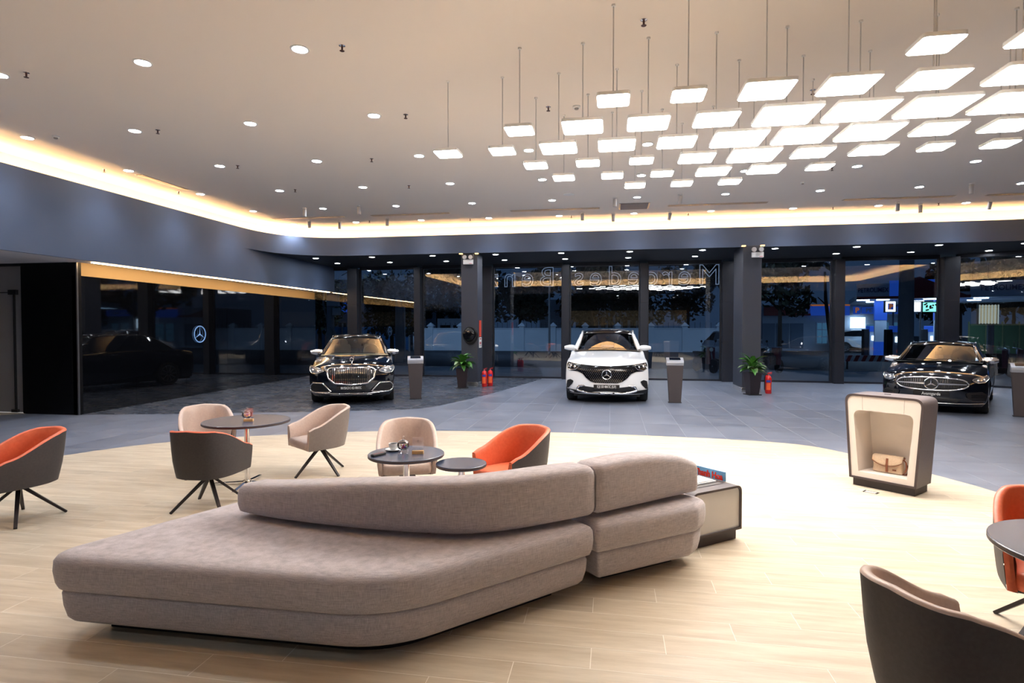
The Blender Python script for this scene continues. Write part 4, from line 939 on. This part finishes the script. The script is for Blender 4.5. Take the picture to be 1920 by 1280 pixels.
# ---- planters
def plant(x, y, seed, label):
    random.seed(seed); t = thing('potted_plant', label, 'plant', (x, y, 0), .15 * seed, 'potted plants at the columns')
    p = MB().prism([(-.12, -.12), (.12, -.12), (.12, .12), (-.12, .12)], .02, .58, top=1.42).build('planter', mat('black brown planter', (.022, .016, .02), .3), t, bevel=.006)
    MB().box(-.17, .17, -.17, .17, 0, .02).build('tray', DARK, t, bevel=.004); MB().box(-.15, .15, -.15, .15, .55, .565).build('soil', mat('soil', (.03, .02, .012), .95), t)
    mats = [LEAF, LEAF, LEAFP]
    for k in range(42):
        a = random.uniform(0, 2 * PI); el = random.uniform(.0, 1.0); u = k / 42
        el = 1.35 - 1.25 * u + random.uniform(-.1, .1); L = random.uniform(.30, .44) * (1 if u > .15 else 1.1); w = L * .17; z0 = .60 + .12 * (1 - u) + random.uniform(0, .06)
        d = Vector((math.cos(a), math.sin(a), 0)); s = Vector((-d.y, d.x, 0)); pos = Vector((0, 0, z0)) + d * .03; ang = el; rows = []; tw = random.uniform(-.3, .3)
        for i in range(6):
            f = i / 5; ww = w * math.sin(PI * (.08 + .92 * f) ** .8) + .003
            up = Vector((0, 0, 1)) * math.cos(ang) - d * math.sin(ang)
            rows.append([tuple(pos - s * ww + up * ww * (.35 + tw)), tuple(pos), tuple(pos + s * ww + up * ww * (.35 - tw))])
            pos = pos + (d * math.cos(ang) + Vector((0, 0, 1)) * math.sin(ang)) * L / 5; ang -= .28
        MB().grid(rows).build('leaf', mats[k % 3] if u > .3 else LEAF, t, smooth=80)
    for k in range(3): MB().tube([(random.uniform(-.05, .05), random.uniform(-.05, .05), .56), (0, 0, .78)], .012, 6).build('stem', LEAFP, t)
plant(-4.25, 16.50, 1, 'leafy green plant in a tall dark planter at the left column'); plant(3.64, 16.12, 2, 'leafy green plant in a tall dark planter at the right column')
# ---- extinguishers
def ext(x, y, label, src=None):
    if src: return place(copy_tree(src), (x, y, 0), random.uniform(-.3, .3), label)
    t = thing('fire_extinguisher', label, 'extinguisher', (x, y, 0), 0, 'red fire extinguishers'); c = MB().lathe([(.07, 0), (.078, .012), (.078, .40), (.062, .45), (.03, .475), (.022, .49)], 24).build('cylinder', RED, t, smooth=50)
    MB().lathe([(.024, .485), (.024, .52)], 12).build('valve', CHROME, t); MB().bar((-.02, -.02, .52), (.09, -.03, .56), .02, .012).bar((-.02, -.02, .515), (.08, -.03, .525), .02, .01).build('handle', mat('red lever', (.5, .02, .02), .4), t, bevel=.001)
    MB().tube([(-.02, 0, .51), (-.07, -.02, .50), (-.092, -.02, .40), (-.092, -.02, .12), (-.088, -.02, .08)], .009, 8).build('hose', RUB, t)
    n = 7; g = [[(.0795 * math.sin(a), -.0795 * math.cos(a), z) for a in [-.7 + 1.4 * i / (n - 1) for i in range(n)]] for z in (.30, .36)]
    MB().grid(g).build('blue_label', BLUE, t); g = [[(.0795 * math.sin(a), -.0795 * math.cos(a), z) for a in [-.7 + 1.4 * i / (n - 1) for i in range(n)]] for z in (.10, .285)]
    MB().grid(g).build('orange_label', mat('orange print', (.9, .12, .03), .5), t); MB().lathe([(.0792, .205), (.0792, .213)], 24).build('band', DARK, t); return t
e0 = ext(-3.71, 17.02, 'red fire extinguisher at the left column, nearer one'); ext(-3.58, 17.25, 'red fire extinguisher at the left column, rear one', e0)
ext(4.13, 16.50, 'red fire extinguisher at the right column, right one', e0); ext(4.18, 16.75, 'red fire extinguisher at the right column, hidden behind its neighbour', e0)
# ---- column fittings
def emer(x, y, label):
    t = thing('emergency_light', label, 'emergency light', (x, y - .012, 3.70), 0, 'twin head emergency lights'); MB().box(-.15, .15, -.07, 0, -.07, .07).build('battery_box', WHITEP, t, bevel=.006); MB().box(.04, .12, -.072, -.07, -.05, -.04).build('red_mark', RED, t)
    for s in (-1, 1):
        h = MB().lathe([(.06, -.05), (.065, -.02), (.05, .03), (.02, .05)], 16, axis='y').build('lamp_head', mat('grey lamp head'), t, loc=(s * .09 - .01, -.06, .14)); MB().lathe([(0, -.049), (.052, -.049)], 16, axis='y').build('lens', mat('pale lens', (.7, .75, .7), .15), h)
        MB().bar((s * .09 - .01, -.04, .06), (s * .09 - .01, -.04, .12), .02, .02).build('bracket', DARK, t)
    MB().tube([(.14, -.01, .07), (.155, -.01, .15), (.15, -.01, .25)], .006, 6).build('cable', STEEL, t)
emer(-4.20, 17.08, 'white twin head emergency light on top of the left column'); emer(3.86, 16.70, 'white twin head emergency light on top of the right column')
t = thing('wall_charger', 'black oval car charger with star badge and coiled cable on the left column', 'charger', (-4.17, 17.08, 1.55))
sh = [(.175 * math.cos(a) * (1 + .05 * math.cos(4 * a)), .215 * math.sin(a)) for a in [i * PI / 16 for i in range(32)]]
mb = MB(); rows = [[(x * s, -y, z * s) for x, z in sh] for y, s in ((0, 1), (.06, 1), (.10, .92), (.125, .75), (.13, .4), (.13, .01))]; mb.grid(rows, True); mb.build('housing', BLACK, t, smooth=60)
MB().tube([(x * 1.13 + .015, -.05 - .01 * math.sin(i), z * 1.1 - .02) for i, (x, z) in enumerate(sh)], .016, 8, True).build('cable', RUB, t)
MB().tube([(x * 1.2 + .03, -.03, z * 1.17 - .04) for i, (x, z) in enumerate(sh)], .016, 8, True).build('cable', RUB, t)
class _Flat: 
    yf = staticmethod(lambda x, z: -.10)
Car.star(_Flat, t, 0, .07, .028, CHROME, .035, 'star_badge')
t = thing('fire_notice', 'vertical red notice strip on the side of the left column', 'sign', (-3.925, 17.40, 1.72)); MB().box(0, .006, -.13, .13, -.25, .25).build('board', mat('red orange board', (.75, .07, .03), .5), t)
for k in range(5): text('lettering', '·PCCC·'[k + 0:k + 1] if 0 else 'I', .05, mat('yellow print', (.9, .5, .05), .5), t, (.007, 0, .19 - k * .09), (PI / 2, 0, PI / 2)) if 0 else None
t = thing('white_notice', 'white notice sheet under the red strip on the left column', 'sign', (-3.925, 17.42, 1.30)); MB().box(0, .005, -.17, .17, -.155, .155).build('sheet', mat('white sheet', (.8, .8, .78), .5), t)
for k, (z, c) in enumerate(((.11, RED), (.0, RED), (-.04, RED), (-.1, mat('grey ink')))): MB().box(.005, .0065, -.11, .11, z - .014, z + .014).build('printed_line', c, t)
# ---- star reflection on the black wall, built as a glowing shape
t = thing('star_reflection', 'thin pale blue reflection of a ringed three pointed star on the black wall, built as a glowing shape', 'emblem'); GB = mat('pale blue reflection', (.1, .2, .4), .5, emit=(.25, .5, 1), es=.16)
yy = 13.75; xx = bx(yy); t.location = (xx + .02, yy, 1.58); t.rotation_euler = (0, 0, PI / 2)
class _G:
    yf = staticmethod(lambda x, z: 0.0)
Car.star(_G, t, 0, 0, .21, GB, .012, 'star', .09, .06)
# ================================================================== OUTSIDE
struct(box('ground', ASPH, -70, 90, 20.7, 140, -.3, -.10)); struct(box('pavement', PAVE, -60, 70, 20.55, 25.6, -.2, -.02)).name = 'trim_6'
struct(box('trim_7', mat('kerb stone', (.3, .32, .34), .8), -60, 70, 25.6, 25.8, -.2, .0))
GLOWW = mat('lit white sign', (.9, .9, .9), .5, emit=(.8, .92, 1), es=1.6); SIGNB = mat('blue sign', (.02, .07, .35), .5, emit=(.02, .09, .5), es=.22); SIGNW = mat('white sign', (.5, .55, .65), .6); ORG = mat('orange sign', (.6, .14, .04), .5, emit=(1, .25, .04), es=.18)
WALLP = mat('pale painted wall', (.72, .80, .88), .8); DWIN = mat('dark window', (.01, .013, .018), .1); SIGNR = mat('dark red sign', (.25, .03, .03), .6)
# shop front lettering, seen from behind through the glass
t = thing('shop_lettering', 'large mirrored outline lettering above the middle windows, seen from behind', 'lettering', (-.42, 20.9, 3.58))
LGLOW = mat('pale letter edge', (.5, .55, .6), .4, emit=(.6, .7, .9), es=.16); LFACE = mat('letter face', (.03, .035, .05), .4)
adv = {'M': .92, 'e': .60, 'r': .44, 'c': .56, 'd': .64, 's': .52, '-': .42, 'B': .74, 'n': .62, 'z': .54}; word = 'Mercedes-Benz'; tot = sum(adv[c] for c in word); k = 8.3 / tot; x = 4.2
for ch in word:
    wdt = adv[ch] * k; xx = x - wdt / 2; x -= wdt
    text('letter', ch, .98, LGLOW, t, (xx, 0, -.36 + .30), (PI / 2, 0, PI), align='CENTER', outline=.011)
for bx_ in (-3.6, -1.2, 1.2, 3.6): MB().box(bx_ - .02, bx_ + .02, -.76, .03, .30, .34).build('bracket', DARK, t)
MB().box(-3.95, 3.95, .0, .03, .30, .33).build('mounting_rail', DARK, t)
# boundary wall with capped posts
bwall = thing('boundary_wall', 'long pale boundary wall with capped posts across the street', 'wall', (0, 46, -.1)); MB().box(-16, 9.8, 0, .2, 0, 1.75).build('wall_panel', WALLP, bwall, smooth=0)
MB().box(-16, 9.8, -.05, .25, 1.75, 1.82).build('coping', WALLP, bwall)
for k in range(10):
    px = -14.5 + 2.5 * k; MB().box(px - .2, px + .2, -.12, .3, 0, 1.95).box(px - .28, px + .28, -.2, .38, 1.95, 2.02).add([(px - .26, -.18, 2.02), (px + .26, -.18, 2.02), (px + .26, .36, 2.02), (px - .26, .36, 2.02), (px, .09, 2.28)], [(0, 1, 4), (1, 2, 4), (2, 3, 4), (3, 0, 4)]).build('post', WALLP, bwall, smooth=0)
rl = MB()
for k in range(66): rl.box(-16 + k * .39, -15.975 + k * .39, .08, .11, 1.8, 2.25)
tag(rl.build('railing', DARK, bwall, smooth=0), kind='stuff')
g = thing('gate_fence', 'blue panelled gate across the street at far left', 'gate', (-24, 44, -.1)); BG = mat('blue gate', (.03, .12, .28), .6)
for k in range(6): MB().box(k * 1.4, k * 1.4 + 1.32, 0, .08, .1, 1.9).build('gate_panel', BG, g, smooth=0)
for k in range(7): MB().box(k * 1.4 - .05, k * 1.4 + .03, -.06, .14, 0, 2.2).build('post', CONC, g, smooth=0)
for k in range(12): MB().box(0, 8.4, -.03, 0, .2 + k * .15, .23 + k * .15).build('slat', mat('blue bar', (.06, .18, .36), .6), g, smooth=0)
# trees
def tree(x, y, h, r, seed, label, n=2800, trunk=.16, lean=0):
    random.seed(seed); t = thing('tree', label, 'tree', (x, y, -.1), 0, 'trees across the street'); mb = MB(); bl = [(random.uniform(-r, r) * .75, random.uniform(-r, r) * .5, h * random.uniform(.45, .95), r * random.uniform(.35, .6)) for _ in range(11)]
    for k in range(n):
        b = random.choice(bl); d = Vector((random.gauss(0, 1), random.gauss(0, 1), random.gauss(0, .8))).normalized() * b[3] * random.uniform(.6, 1.08); c = Vector(b[:3]) + d
        u = Vector((random.uniform(-1, 1), random.uniform(-1, 1), random.uniform(-1, 1))).normalized(); v = u.cross(Vector((random.uniform(-1, 1), random.uniform(-1, 1), 1))).normalized(); s = random.uniform(.14, .30) * r / 2.2
        mb.add([c - u * s, c - v * s * .5, c + u * s, c + v * s * .5], [(0, 1, 2, 3)])
    tag(mb.build('foliage', TREE, t, smooth=0), kind='stuff')
    tr = MB().tube([(0, 0, 0), (lean * .4, 0, h * .3), (lean, 0, h * .6)], [trunk, trunk * .8, trunk * .5], 8); tr.build('trunk', mat('dark bark', (.02, .017, .015), .9), t)
    for k in range(4): MB().tube([(lean * .6, 0, h * .4), (bl[k][0] * .5, bl[k][1], h * .55), (bl[k][0], bl[k][1], bl[k][2])], [.08, .05, .02], 6).build('branch', mat('dark bark'), t)
for k, (px, Y, h, r, lab) in enumerate([(600, 40, 5.0, 2.2, 'dark tree at the far left behind the utility pole'), (735, 36, 4.6, 2.0, 'dark tree over the wall behind the black saloon'), (820, 68, 9.4, 3.2, 'tall dark tree between the left column and the window post'), (975, 50.5, 6.8, 3.0, 'dark tree in the first middle window'),
        (1110, 57, 7.6, 3.4, 'broad dark tree above the white electric SUV'), (1190, 62, 7.6, 2.8, 'dark tree behind the window post right of the SUV'), (1290, 72, 9.0, 3.2, 'dark tree in the third middle window'), (1462, 40, 7.4, 2.6, 'dark tree crown above the petrol station shop'), (1800, 56, 8.4, 3.2, 'dark tree at the right beyond the petrol station'), (1900, 60, 9.5, 4.0, 'dark tree at the far right edge')]):
    p = at(px, 640, Y); tree(p.x, p.y, h, r, 20 + k, lab)
p = at(1562, 640, 30); t = thing('leaning_trunk', 'slim dark leaning tree trunk in front of the petrol station shop', 'tree', (p.x, p.y, -.1)); MB().tube([(.1, 0, 0), (-.15, 0, 1.6), (-.35, 0, 3.2), (-.4, 0, 4.5)], [.12, .10, .08, .05], 8).build('trunk', mat('dark bark'), t); MB().tube([(-.3, 0, 2.9), (-.7, 0, 3.3)], [.04, .02], 6).build('branch', mat('dark bark'), t)
# utility poles
def pole(px, Y, h, r, label, fit=0):
    p = at(px, 640, Y); t = thing('utility_pole', label, 'pole', (p.x, p.y, -.1), 0, 'street poles'); MB().lathe([(r, 0), (r * .8, h)], 14).build('shaft', CONC, t)
    if fit:
        MB().box(-.1, .5, -.2, .0, 2.9, 3.45).build('meter_box', mat('grey box', (.35, .38, .4), .6), t, bevel=.02); MB().box(.2, .55, -.22, -.02, 2.45, 2.8).build('meter_box', mat('grey box'), t, bevel=.02)
        MB().tube([(-.25, -.1, 5.5), (-.3, -.1, 4.0), (-.32, -.1, 3.0), (-.1, -.12, 2.1), (.3, -.12, 1.6), (.38, -.1, .8), (.3, -.1, 0)], .05, 8).build('cable_duct', mat('grey duct', (.16, .18, .2), .7), t)
        MB().tube([(.1, 0, 5.6), (.9, 0, 5.2), (1.0, 0, 4.6), (.6, 0, 4.4)], .02, 6).build('cable', DARK, t)
pole(620, 27, 6.5, .20, 'concrete utility pole with meter boxes, left of the black saloon', 1); pole(748, 30, 3.4, .22, 'short pale concrete post right of the black saloon'); pole(757, 34, 3.2, .12, 'dark slim post beside the short concrete post')
pole(1698, 25, 7, .28, 'thick grey pole in front of the petrol station canopy'); pole(1855, 34, 3.0, .12, 'slim post carrying the striped lit banner'); pole(1030, 42, 4.8, .08, 'thin street pole in the first middle window')
for px, l in ((887, 'added unseen lamp brightening the boundary wall, its post behind the left column'), (1400, 'added unseen lamp brightening the boundary wall, its post behind the right column'), (670, 'added unseen lamp brightening the boundary wall, its post behind the left wide window post')):  # unseen lamps, added to brighten the boundary wall across the street
    p = at(px, 640, 34); t = thing('added_street_lamp', l, 'added lamp', (p.x, p.y, -.1), 0, 'added unseen lamps'); MB().lathe([(.09, 0), (.06, 7.4)], 10).build('post', CONC, t); MB().tube([(0, 0, 7.35), (0, .6, 7.7), (0, 1.6, 7.8)], .04, 6).build('arm', CONC, t)
    MB().box(-.15, .15, 1.3, 2.0, 7.72, 7.82).build('lamp_head', CONC, t, bevel=.02); MB().box(-.12, .12, 1.35, 1.95, 7.70, 7.72).build('diffuser', mat('added lamp lens', (.9, .9, .9), .5, emit=(.7, .85, 1), es=12), t, smooth=0)
    q = bpy.data.lights.new('added lamp beam', 'SPOT'); q.energy = 420; q.spot_size = 2.5; q.spot_blend = 1; q.color = (.55, .75, 1); q.shadow_soft_size = .3; o = link('beam', q, t, (0, 1.7, 7.6)); o.rotation_euler = (.55, 0, 0)
# buildings
def bldg(name, px0, px1, py0, py1, Y, m, label, dep=6, cat='building'):
    a = at(px0, py0, Y); b = at(px1, py1, Y); t = thing(name, label, cat, (a.x, Y, -.1), 0); W, z0, z1 = b.x - a.x, max(0, b.z), a.z
    MB().box(0, W, 0, dep, z0 if z0 > .4 else 0, z1 + .1).build('wall', m, t, smooth=0); return t, W, z0, z1
def panel(t, W, X0, X1, z0, z1, m, name, y=-.06): return MB().box(X0 * W, X1 * W, y, y + .07, z0, z1).build(name, m, t, smooth=0)
NB = mat('night grey building', (.16, .19, .24), .9); PB = mat('pale grey building', (.42, .48, .55), .9)
t, W, z0, z1 = bldg('building', 585, 700, 525, 650, 62, NB, 'grey building with a blue shop sign behind the utility pole')
panel(t, W, .25, .78, 3.6, 4.6, SIGNB, 'sign_board', -.3); text('lettering', 'PHƯỚC THỊ', .62, SIGNW, t, (W * .52, -.32, 4.1), bold=.01)
for k in range(5): panel(t, W, .08 + k * .18, .2 + k * .18, .3, 2.4, DWIN, 'window')
t, W, z0, z1 = bldg('building', 672, 770, 538, 650, 70, NB, 'dark building with pale lettered sign behind the trees')
panel(t, W, .05, .55, 5.2, 6.2, SIGNB, 'sign_board', -.3); text('lettering', 'N YẾU', .9, SIGNW, t, (W * .24, -.34, 5.7), bold=.01); panel(t, W, .0, .7, 4.0, 4.3, SIGNW, 'canopy_edge', -.6)
t, W, z0, z1 = bldg('building', 770, 860, 535, 650, 78, PB, 'pale building between trees left of the column')
for k in range(4):
    for j in range(3): panel(t, W, .08 + k * .24, .2 + k * .24, 1 + j * 2.1, 2.2 + j * 2.1, DWIN, 'window')
t, W, z0, z1 = bldg('building', 1012, 1068, 562, 650, 66, PB, 'pale building with louvred wall left of the white electric SUV')
for k in range(14): MB().box(.1, W - .1, -.12, 0, 2.3 + k * .2, 2.4 + k * .2).build('louvre', mat('louvre', (.5, .56, .62), .7), t, smooth=0)
t, W, z0, z1 = bldg('building', 820, 875, 597, 650, 56, PB, 'small pale kiosk building behind the wall left of the column')
for k in range(2): panel(t, W, .1 + k * .45, .45 + k * .45, 1.2, 2.1, DWIN, 'window')
t, W, z0, z1 = bldg('building', 1080, 1225, 575, 650, 74, PB, 'long pale building behind the trees above the electric SUV')
for k in range(10): panel(t, W, .04 + k * .095, .10 + k * .095, 1.6, 3.2, DWIN, 'window')
# petrol station shop
t, W, z0, z1 = bldg('petrol_station_shop', 1430, 1700, 572, 655, 50, mat('pale blue shop wall', (.40, .48, .58), .7), 'petrol station shop with blue and white fascia, lit sign and windows')
h = z1
panel(t, W, .33, .60, h - .75, h, SIGNB, 'blue_fascia', -.35); panel(t, W, .60, .985, h - .75, h, SIGNW, 'white_fascia', -.35); panel(t, W, .33, .60, h, h + .12, ORG, 'orange_trim', -.36); panel(t, W, .68, .985, h - .62, h - .12, SIGNB, 'name_board', -.42)
text('lettering', 'PETROLIMEX', .42, mat('white print'), t, (W * .83, -.44, h - .37), bold=.012, sx=1.1)
b = panel(t, W, .622, .67, h - .66, h - .08, SIGNB, 'logo_board', -.42); text('logo', 'P', .55, ORG, t, (W * .646, -.45, h - .37), bold=.02)
mb = MB(); mb.prism([(0, 0), (W * .2, 0), (W * .33, 0), (W * .33, .15), (W * .22, .2), (W * .12, .55), (W * .08, .75), (0, .75)], 0, .06); o = mb.build('red_swoosh', SIGNR, t, smooth=0); o.rotation_euler = (PI / 2, 0, 0); o.location = (0, -.34, h - .75)
panel(t, W, .60, .70, h - 1.75, h - .9, GLOWW, 'lit_sign', -.5)
for x0, x1, za, zb in ((.38, .46, .5, 2.3), (.47, .58, .5, 2.3), (.72, .78, .1, 2.2), (.80, .88, 1.2, 2.3), (.90, .97, 1.2, 2.3)):
    wn = panel(t, W, x0, x1, za, zb, SIGNW, 'window_frame', -.05); n = 3
    for i in range(2):
        for j in range(n):
            MB().box(W * (x0 + (x1 - x0) * (.08 + .46 * i)), W * (x0 + (x1 - x0) * (.46 + .46 * i)), -.08, -.04, za + (zb - za) * (.06 + .31 * j), za + (zb - za) * (.33 + .31 * j)).build('pane', mat('dim lit pane', (.05, .12, .18), .2, emit=(.15, .4, .6), es=.12), wn, smooth=0)
for k in range(3): panel(t, W, .0 + k * .1, .09 + k * .1, .2, 2.2, mat('shutter', (.12, .18, .26), .6), 'shutter')
# canopy
a, b = at(1597, 548, 38), at(1880, 548, 30); Wc = 17
t = thing('petrol_canopy', 'petrol station canopy with white and blue fascia, tube lights and columns', 'canopy', (a.x, 37, 0), -.30)
zc = at(1660, 560, 37).z; MB().box(0, Wc, 0, 9, zc, zc + .3).build('roof_slab', WALLP, t, smooth=0)
MB().box(-.1, 1.5, -.15, 0, zc + .05, zc + .85).build('fascia_panel', SIGNW, t, smooth=0); MB().box(1.5, 3.6, -.18, 0, zc + .05, zc + 1.0).build('blue_fascia', SIGNB, t, smooth=0); MB().box(-.1, 5.2, -.2, 0, zc - .02, zc + .12).build('red_trim', SIGNR, t, smooth=0)
MB().box(5.2, Wc, -.15, 0, zc + .05, zc + .85).build('fascia_panel', SIGNW, t, smooth=0)
o = MB().prism([(2.4, 0), (5.0, 0), (3.9, .55), (2.9, 1.05), (2.5, .95)], 0, .05).build('red_swoosh', SIGNR, t, smooth=0); o.rotation_euler = (PI / 2, 0, 0); o.location = (0, -.2, zc + .12)
text('lettering', 'PETROLIMEX', .36, mat('navy print', (.03, .05, .15), .5), t, (.7, -.17, zc + .48), bold=.006, sx=.72); text('lettering', 'PETROLIMEX', .40, mat('navy print'), t, (6.6, -.17, zc + .45), bold=.006, sx=.85)
TL = mat('tube light', (.9, .9, .9), .5, emit=(.75, .9, 1), es=7)
for x, y in ((.3, 1), (1.3, 1), (3.6, 1), (5.9, 1), (1.0, 4), (3.4, 4), (6.2, 4), (8.6, 2.0)): MB().box(x - .32, x + .32, y, y + .14, zc - .06, zc).build('tube_light', TL, t, smooth=0)
for x in (1.3, 4.3, 12.0):
    cl = MB().box(x - .3, x + .3, 2, 2.6, -.1, zc).build('column', SIGNW, t, smooth=0); MB().box(x - .32, x + .32, 1.98, 2.62, 2.2, zc).build('blue_cladding', SIGNB, cl, smooth=0); MB().box(x - .32, x + .32, 1.98, 2.62, 0, .9).build('blue_cladding', SIGNB, cl, smooth=0)
pl = bpy.data.lights.new('canopy light', 'AREA'); pl.energy = 260; pl.size = 8; pl.color = (.55, .78, 1); po = link('canopy_glow', pl, t, (4.5, 4, zc - .1)); 
def lit(px0, px1, py0, py1, Y, m, label, name='lit_board', logo=None):
    a, b = at(px0, py0, Y), at(px1, py1, Y); t = thing(name, label, 'sign', ((a.x + b.x) / 2, Y, (a.z + b.z) / 2)); w, h = (b.x - a.x) / 2, (a.z - b.z) / 2
    MB().box(-w, w, 0, .12, -h, h).build('face', m, t, smooth=0); MB().box(-w - .05, w + .05, .02, .16, -h - .05, h + .05).build('frame', DARK, t, smooth=0)
    MB().tube([(w * .8, .14, -h), (w * .8, .14, -a.z + .0 - (a.z + b.z) / 2 + a.z)], .05, 6).build('mast', CONC, t)
    if logo: MB().box(-w * .55, w * .55, -.02, 0, -h * .6, h * .6).build('logo_field', SIGNB, t, smooth=0); text('logo', 'P', h * 1.3, ORG, t, (0, -.03, -.02), bold=.02)
    return t
lit(1661, 1679, 565, 584, 36, GLOWW, 'lit white sign board with blue square logo left of the thick grey pole', logo=1)
lit(1713, 1730, 566, 584, 36.4, GLOWW, 'lit white blank board right of the thick grey pole')
scr = mat('video picture', (.05, .1, .08), .4, emit=(.2, .55, .42), es=1.3); t = lit(1731, 1760, 567, 584, 36, scr, 'lit green video screen with red and dark shapes under the canopy', 'video_screen')
for k in range(14):
    random.seed(k); x, z = random.uniform(-.42, .42), random.uniform(-.22, .2); MB().prism(rpoly([(x - .05, z - .04), (x + .06, z - .03), (x + .04, z + .05), (x - .04, z + .04)], .02, 2), 0, .01).build('picture_shape', RED if k % 2 else DARK, t).rotation_euler = (PI / 2, 0, 0)
t = lit(1837, 1869, 572, 606, 33, mat('tan lit banner', (.4, .33, .2), .6, emit=(.9, .72, .42), es=.18), 'tan striped lit banner at the right', 'banner')
for k in range(7): MB().box(-.42 + k * .14, -.37 + k * .14, -.02, 0, -.48, .48).build('stripe', mat('pale stripe', (.6, .6, .5), .6, emit=(.8, .8, .65), es=.25), t, smooth=0)
# pumps
for k, (px, Y, l) in enumerate(((1637, 40, 'fuel pump left of the thick grey pole, leftmost'), (1682, 35.5, 'fuel pump just left of the thick grey pole'), (1747, 39, 'fuel pump right of the thick grey pole'), (1782, 40, 'rightmost fuel pump, beside the window post'))):
    p = at(px, 640, Y); t = thing('fuel_pump', l, 'fuel pump', (p.x, p.y, -.1), 0, 'fuel pumps under the canopy')
    MB().box(-.3, .3, -.25, .25, 0, 1.9).build('body', SIGNW, t, bevel=.03); MB().box(-.32, .32, -.27, .27, 1.6, 1.95).build('blue_top', SIGNB, t, bevel=.02); MB().box(-.2, .2, -.28, -.25, 1.05, 1.35).build('display', GLOWW, t); MB().box(-.6, -.3, -.2, .2, 0, 1.75).build('hose_cabinet', DARK, t, bevel=.02)
    MB().lathe([(0, -.26), (.12, -.26)], 12, axis='y').build('orange_disc', ORG, t, loc=(0, -.01, .55))
# striped barrier, far wall, parked vehicles
a = at(1585, 672, 27); t = thing('street_barrier', 'low red and white striped barrier in front of the petrol station', 'barrier', (a.x, 27, 0), 0)
for k in range(8): o = MB().prism([(k * .3, 0), (k * .3 + .15, 0), (k * .3 + .27, .26), (k * .3 + .12, .26)], 0, .03).build('red_stripe', SIGNR, t, smooth=0); o.rotation_euler = (PI / 2, 0, 0); o.location = (0, -.021, .32)
MB().box(0, 2.5, -.02, .04, .32, .58).build('board', SIGNW, t, smooth=0)
for x in (.1, 2.4): MB().box(x - .03, x + .03, .04, .1, -.02, .5).build('foot', DARK, t, smooth=0)
a = at(1818, 608, 44); t = thing('green_fence', 'dim green fence at the far right behind the banner', 'fence', (a.x, 44, -.1)); 
for k in range(10): MB().box(k * 1.0, k * 1.0 + .93, 0, .06, .1, 2.1).build('fence_panel', mat('green fence', (.04, .09, .04), .8), t, smooth=0); MB().box(k * 1.0 - .05, k * 1.0, -.03, .09, 0, 2.25).build('post', mat('olive post', (.12, .14, .06), .8), t, smooth=0)
a = at(1412, 640, 28.5); place(copy_tree(suv), (a.x, 28.5, -.1), .15, 'white SUV on the street, half hidden behind the right column'); a = at(1700, 640, 47.0); place(copy_tree(suv), (a.x, 47.0, -.1), 1.25, 'white car standing in front of the petrol station shop')
def moto(px, Y, rz, label):
    p = at(px, 640, Y); t = thing('motorbike', label, 'motorbike', (p.x, p.y, -.02), rz, 'parked motorbikes')
    for y in (-.6, .6):
        w_ = MB().lathe([(.20, -.04), (.27, -.045), (.28, 0), (.27, .045), (.20, .04)], 20, axis='x').build('wheel', RUB, t, loc=(0, y, .28)); MB().lathe([(.04, -.05), (.04, .05)], 10, axis='x').lathe([(.2, -.02), (.2, .02), (.18, 0)], 20, axis='x').build('hub', STEEL, w_)
    MB().prism(rpoly([(-.14, -.15), (.14, -.15), (.16, .6), (-.16, .6)], .06, 3), .35, .72).build('body', mat('dark bike body', (.02, .02, .03), .25, coat=1), t, bevel=.03)
    MB().prism(rpoly([(-.13, .0), (.13, .0), (.13, .75), (-.13, .75)], .06, 3), .72, .82).build('seat', RUB, t, bevel=.02)
    MB().prism(rpoly([(-.2, -.45), (.2, -.45), (.14, -.28), (-.14, -.28)], .05, 3), .35, 1.0).build('leg_shield', mat('maroon shield', (.12, .01, .03), .3, coat=1), t, bevel=.02)
    MB().tube([(-.33, -.22, 1.04), (-.1, -.36, 1.02), (.1, -.36, 1.02), (.33, -.22, 1.04)], .018, 6).build('handlebar', CHROME, t); MB().tube([(0, -.38, 1.0), (0, -.6, .28)], .03, 6).build('fork', STEEL, t)
    MB().lathe([(0, -.04), (.08, -.02), (.09, .03)], 14, axis='y').build('headlamp', mat('pale lens'), t, loc=(0, -.44, .92))
    for s in (-1, 1): MB().tube([(s * .25, -.25, 1.04), (s * .3, -.25, 1.2)], .008, 5).lathe([(0, -.01), (.05, 0), (0, .01)], 10, c=(s * .31, -.25, 1.24), axis='y').build('mirror', DARK, t)
for k, (px, Y, rz, l) in enumerate(((1322, 24.2, .4, 'motorbike outside the third middle window, beside the column'), (1446, 23.6, 2.4, 'dark motorbike outside, right of the right column'), (1862, 23.5, .8, 'maroon motorbike outside behind the black sedan'), (1888, 23.8, 1.2, 'dark motorbike outside, second from the right edge'), (1912, 24, 1.0, 'dark motorbike outside at the right edge'))): moto(px, Y, rz, l)
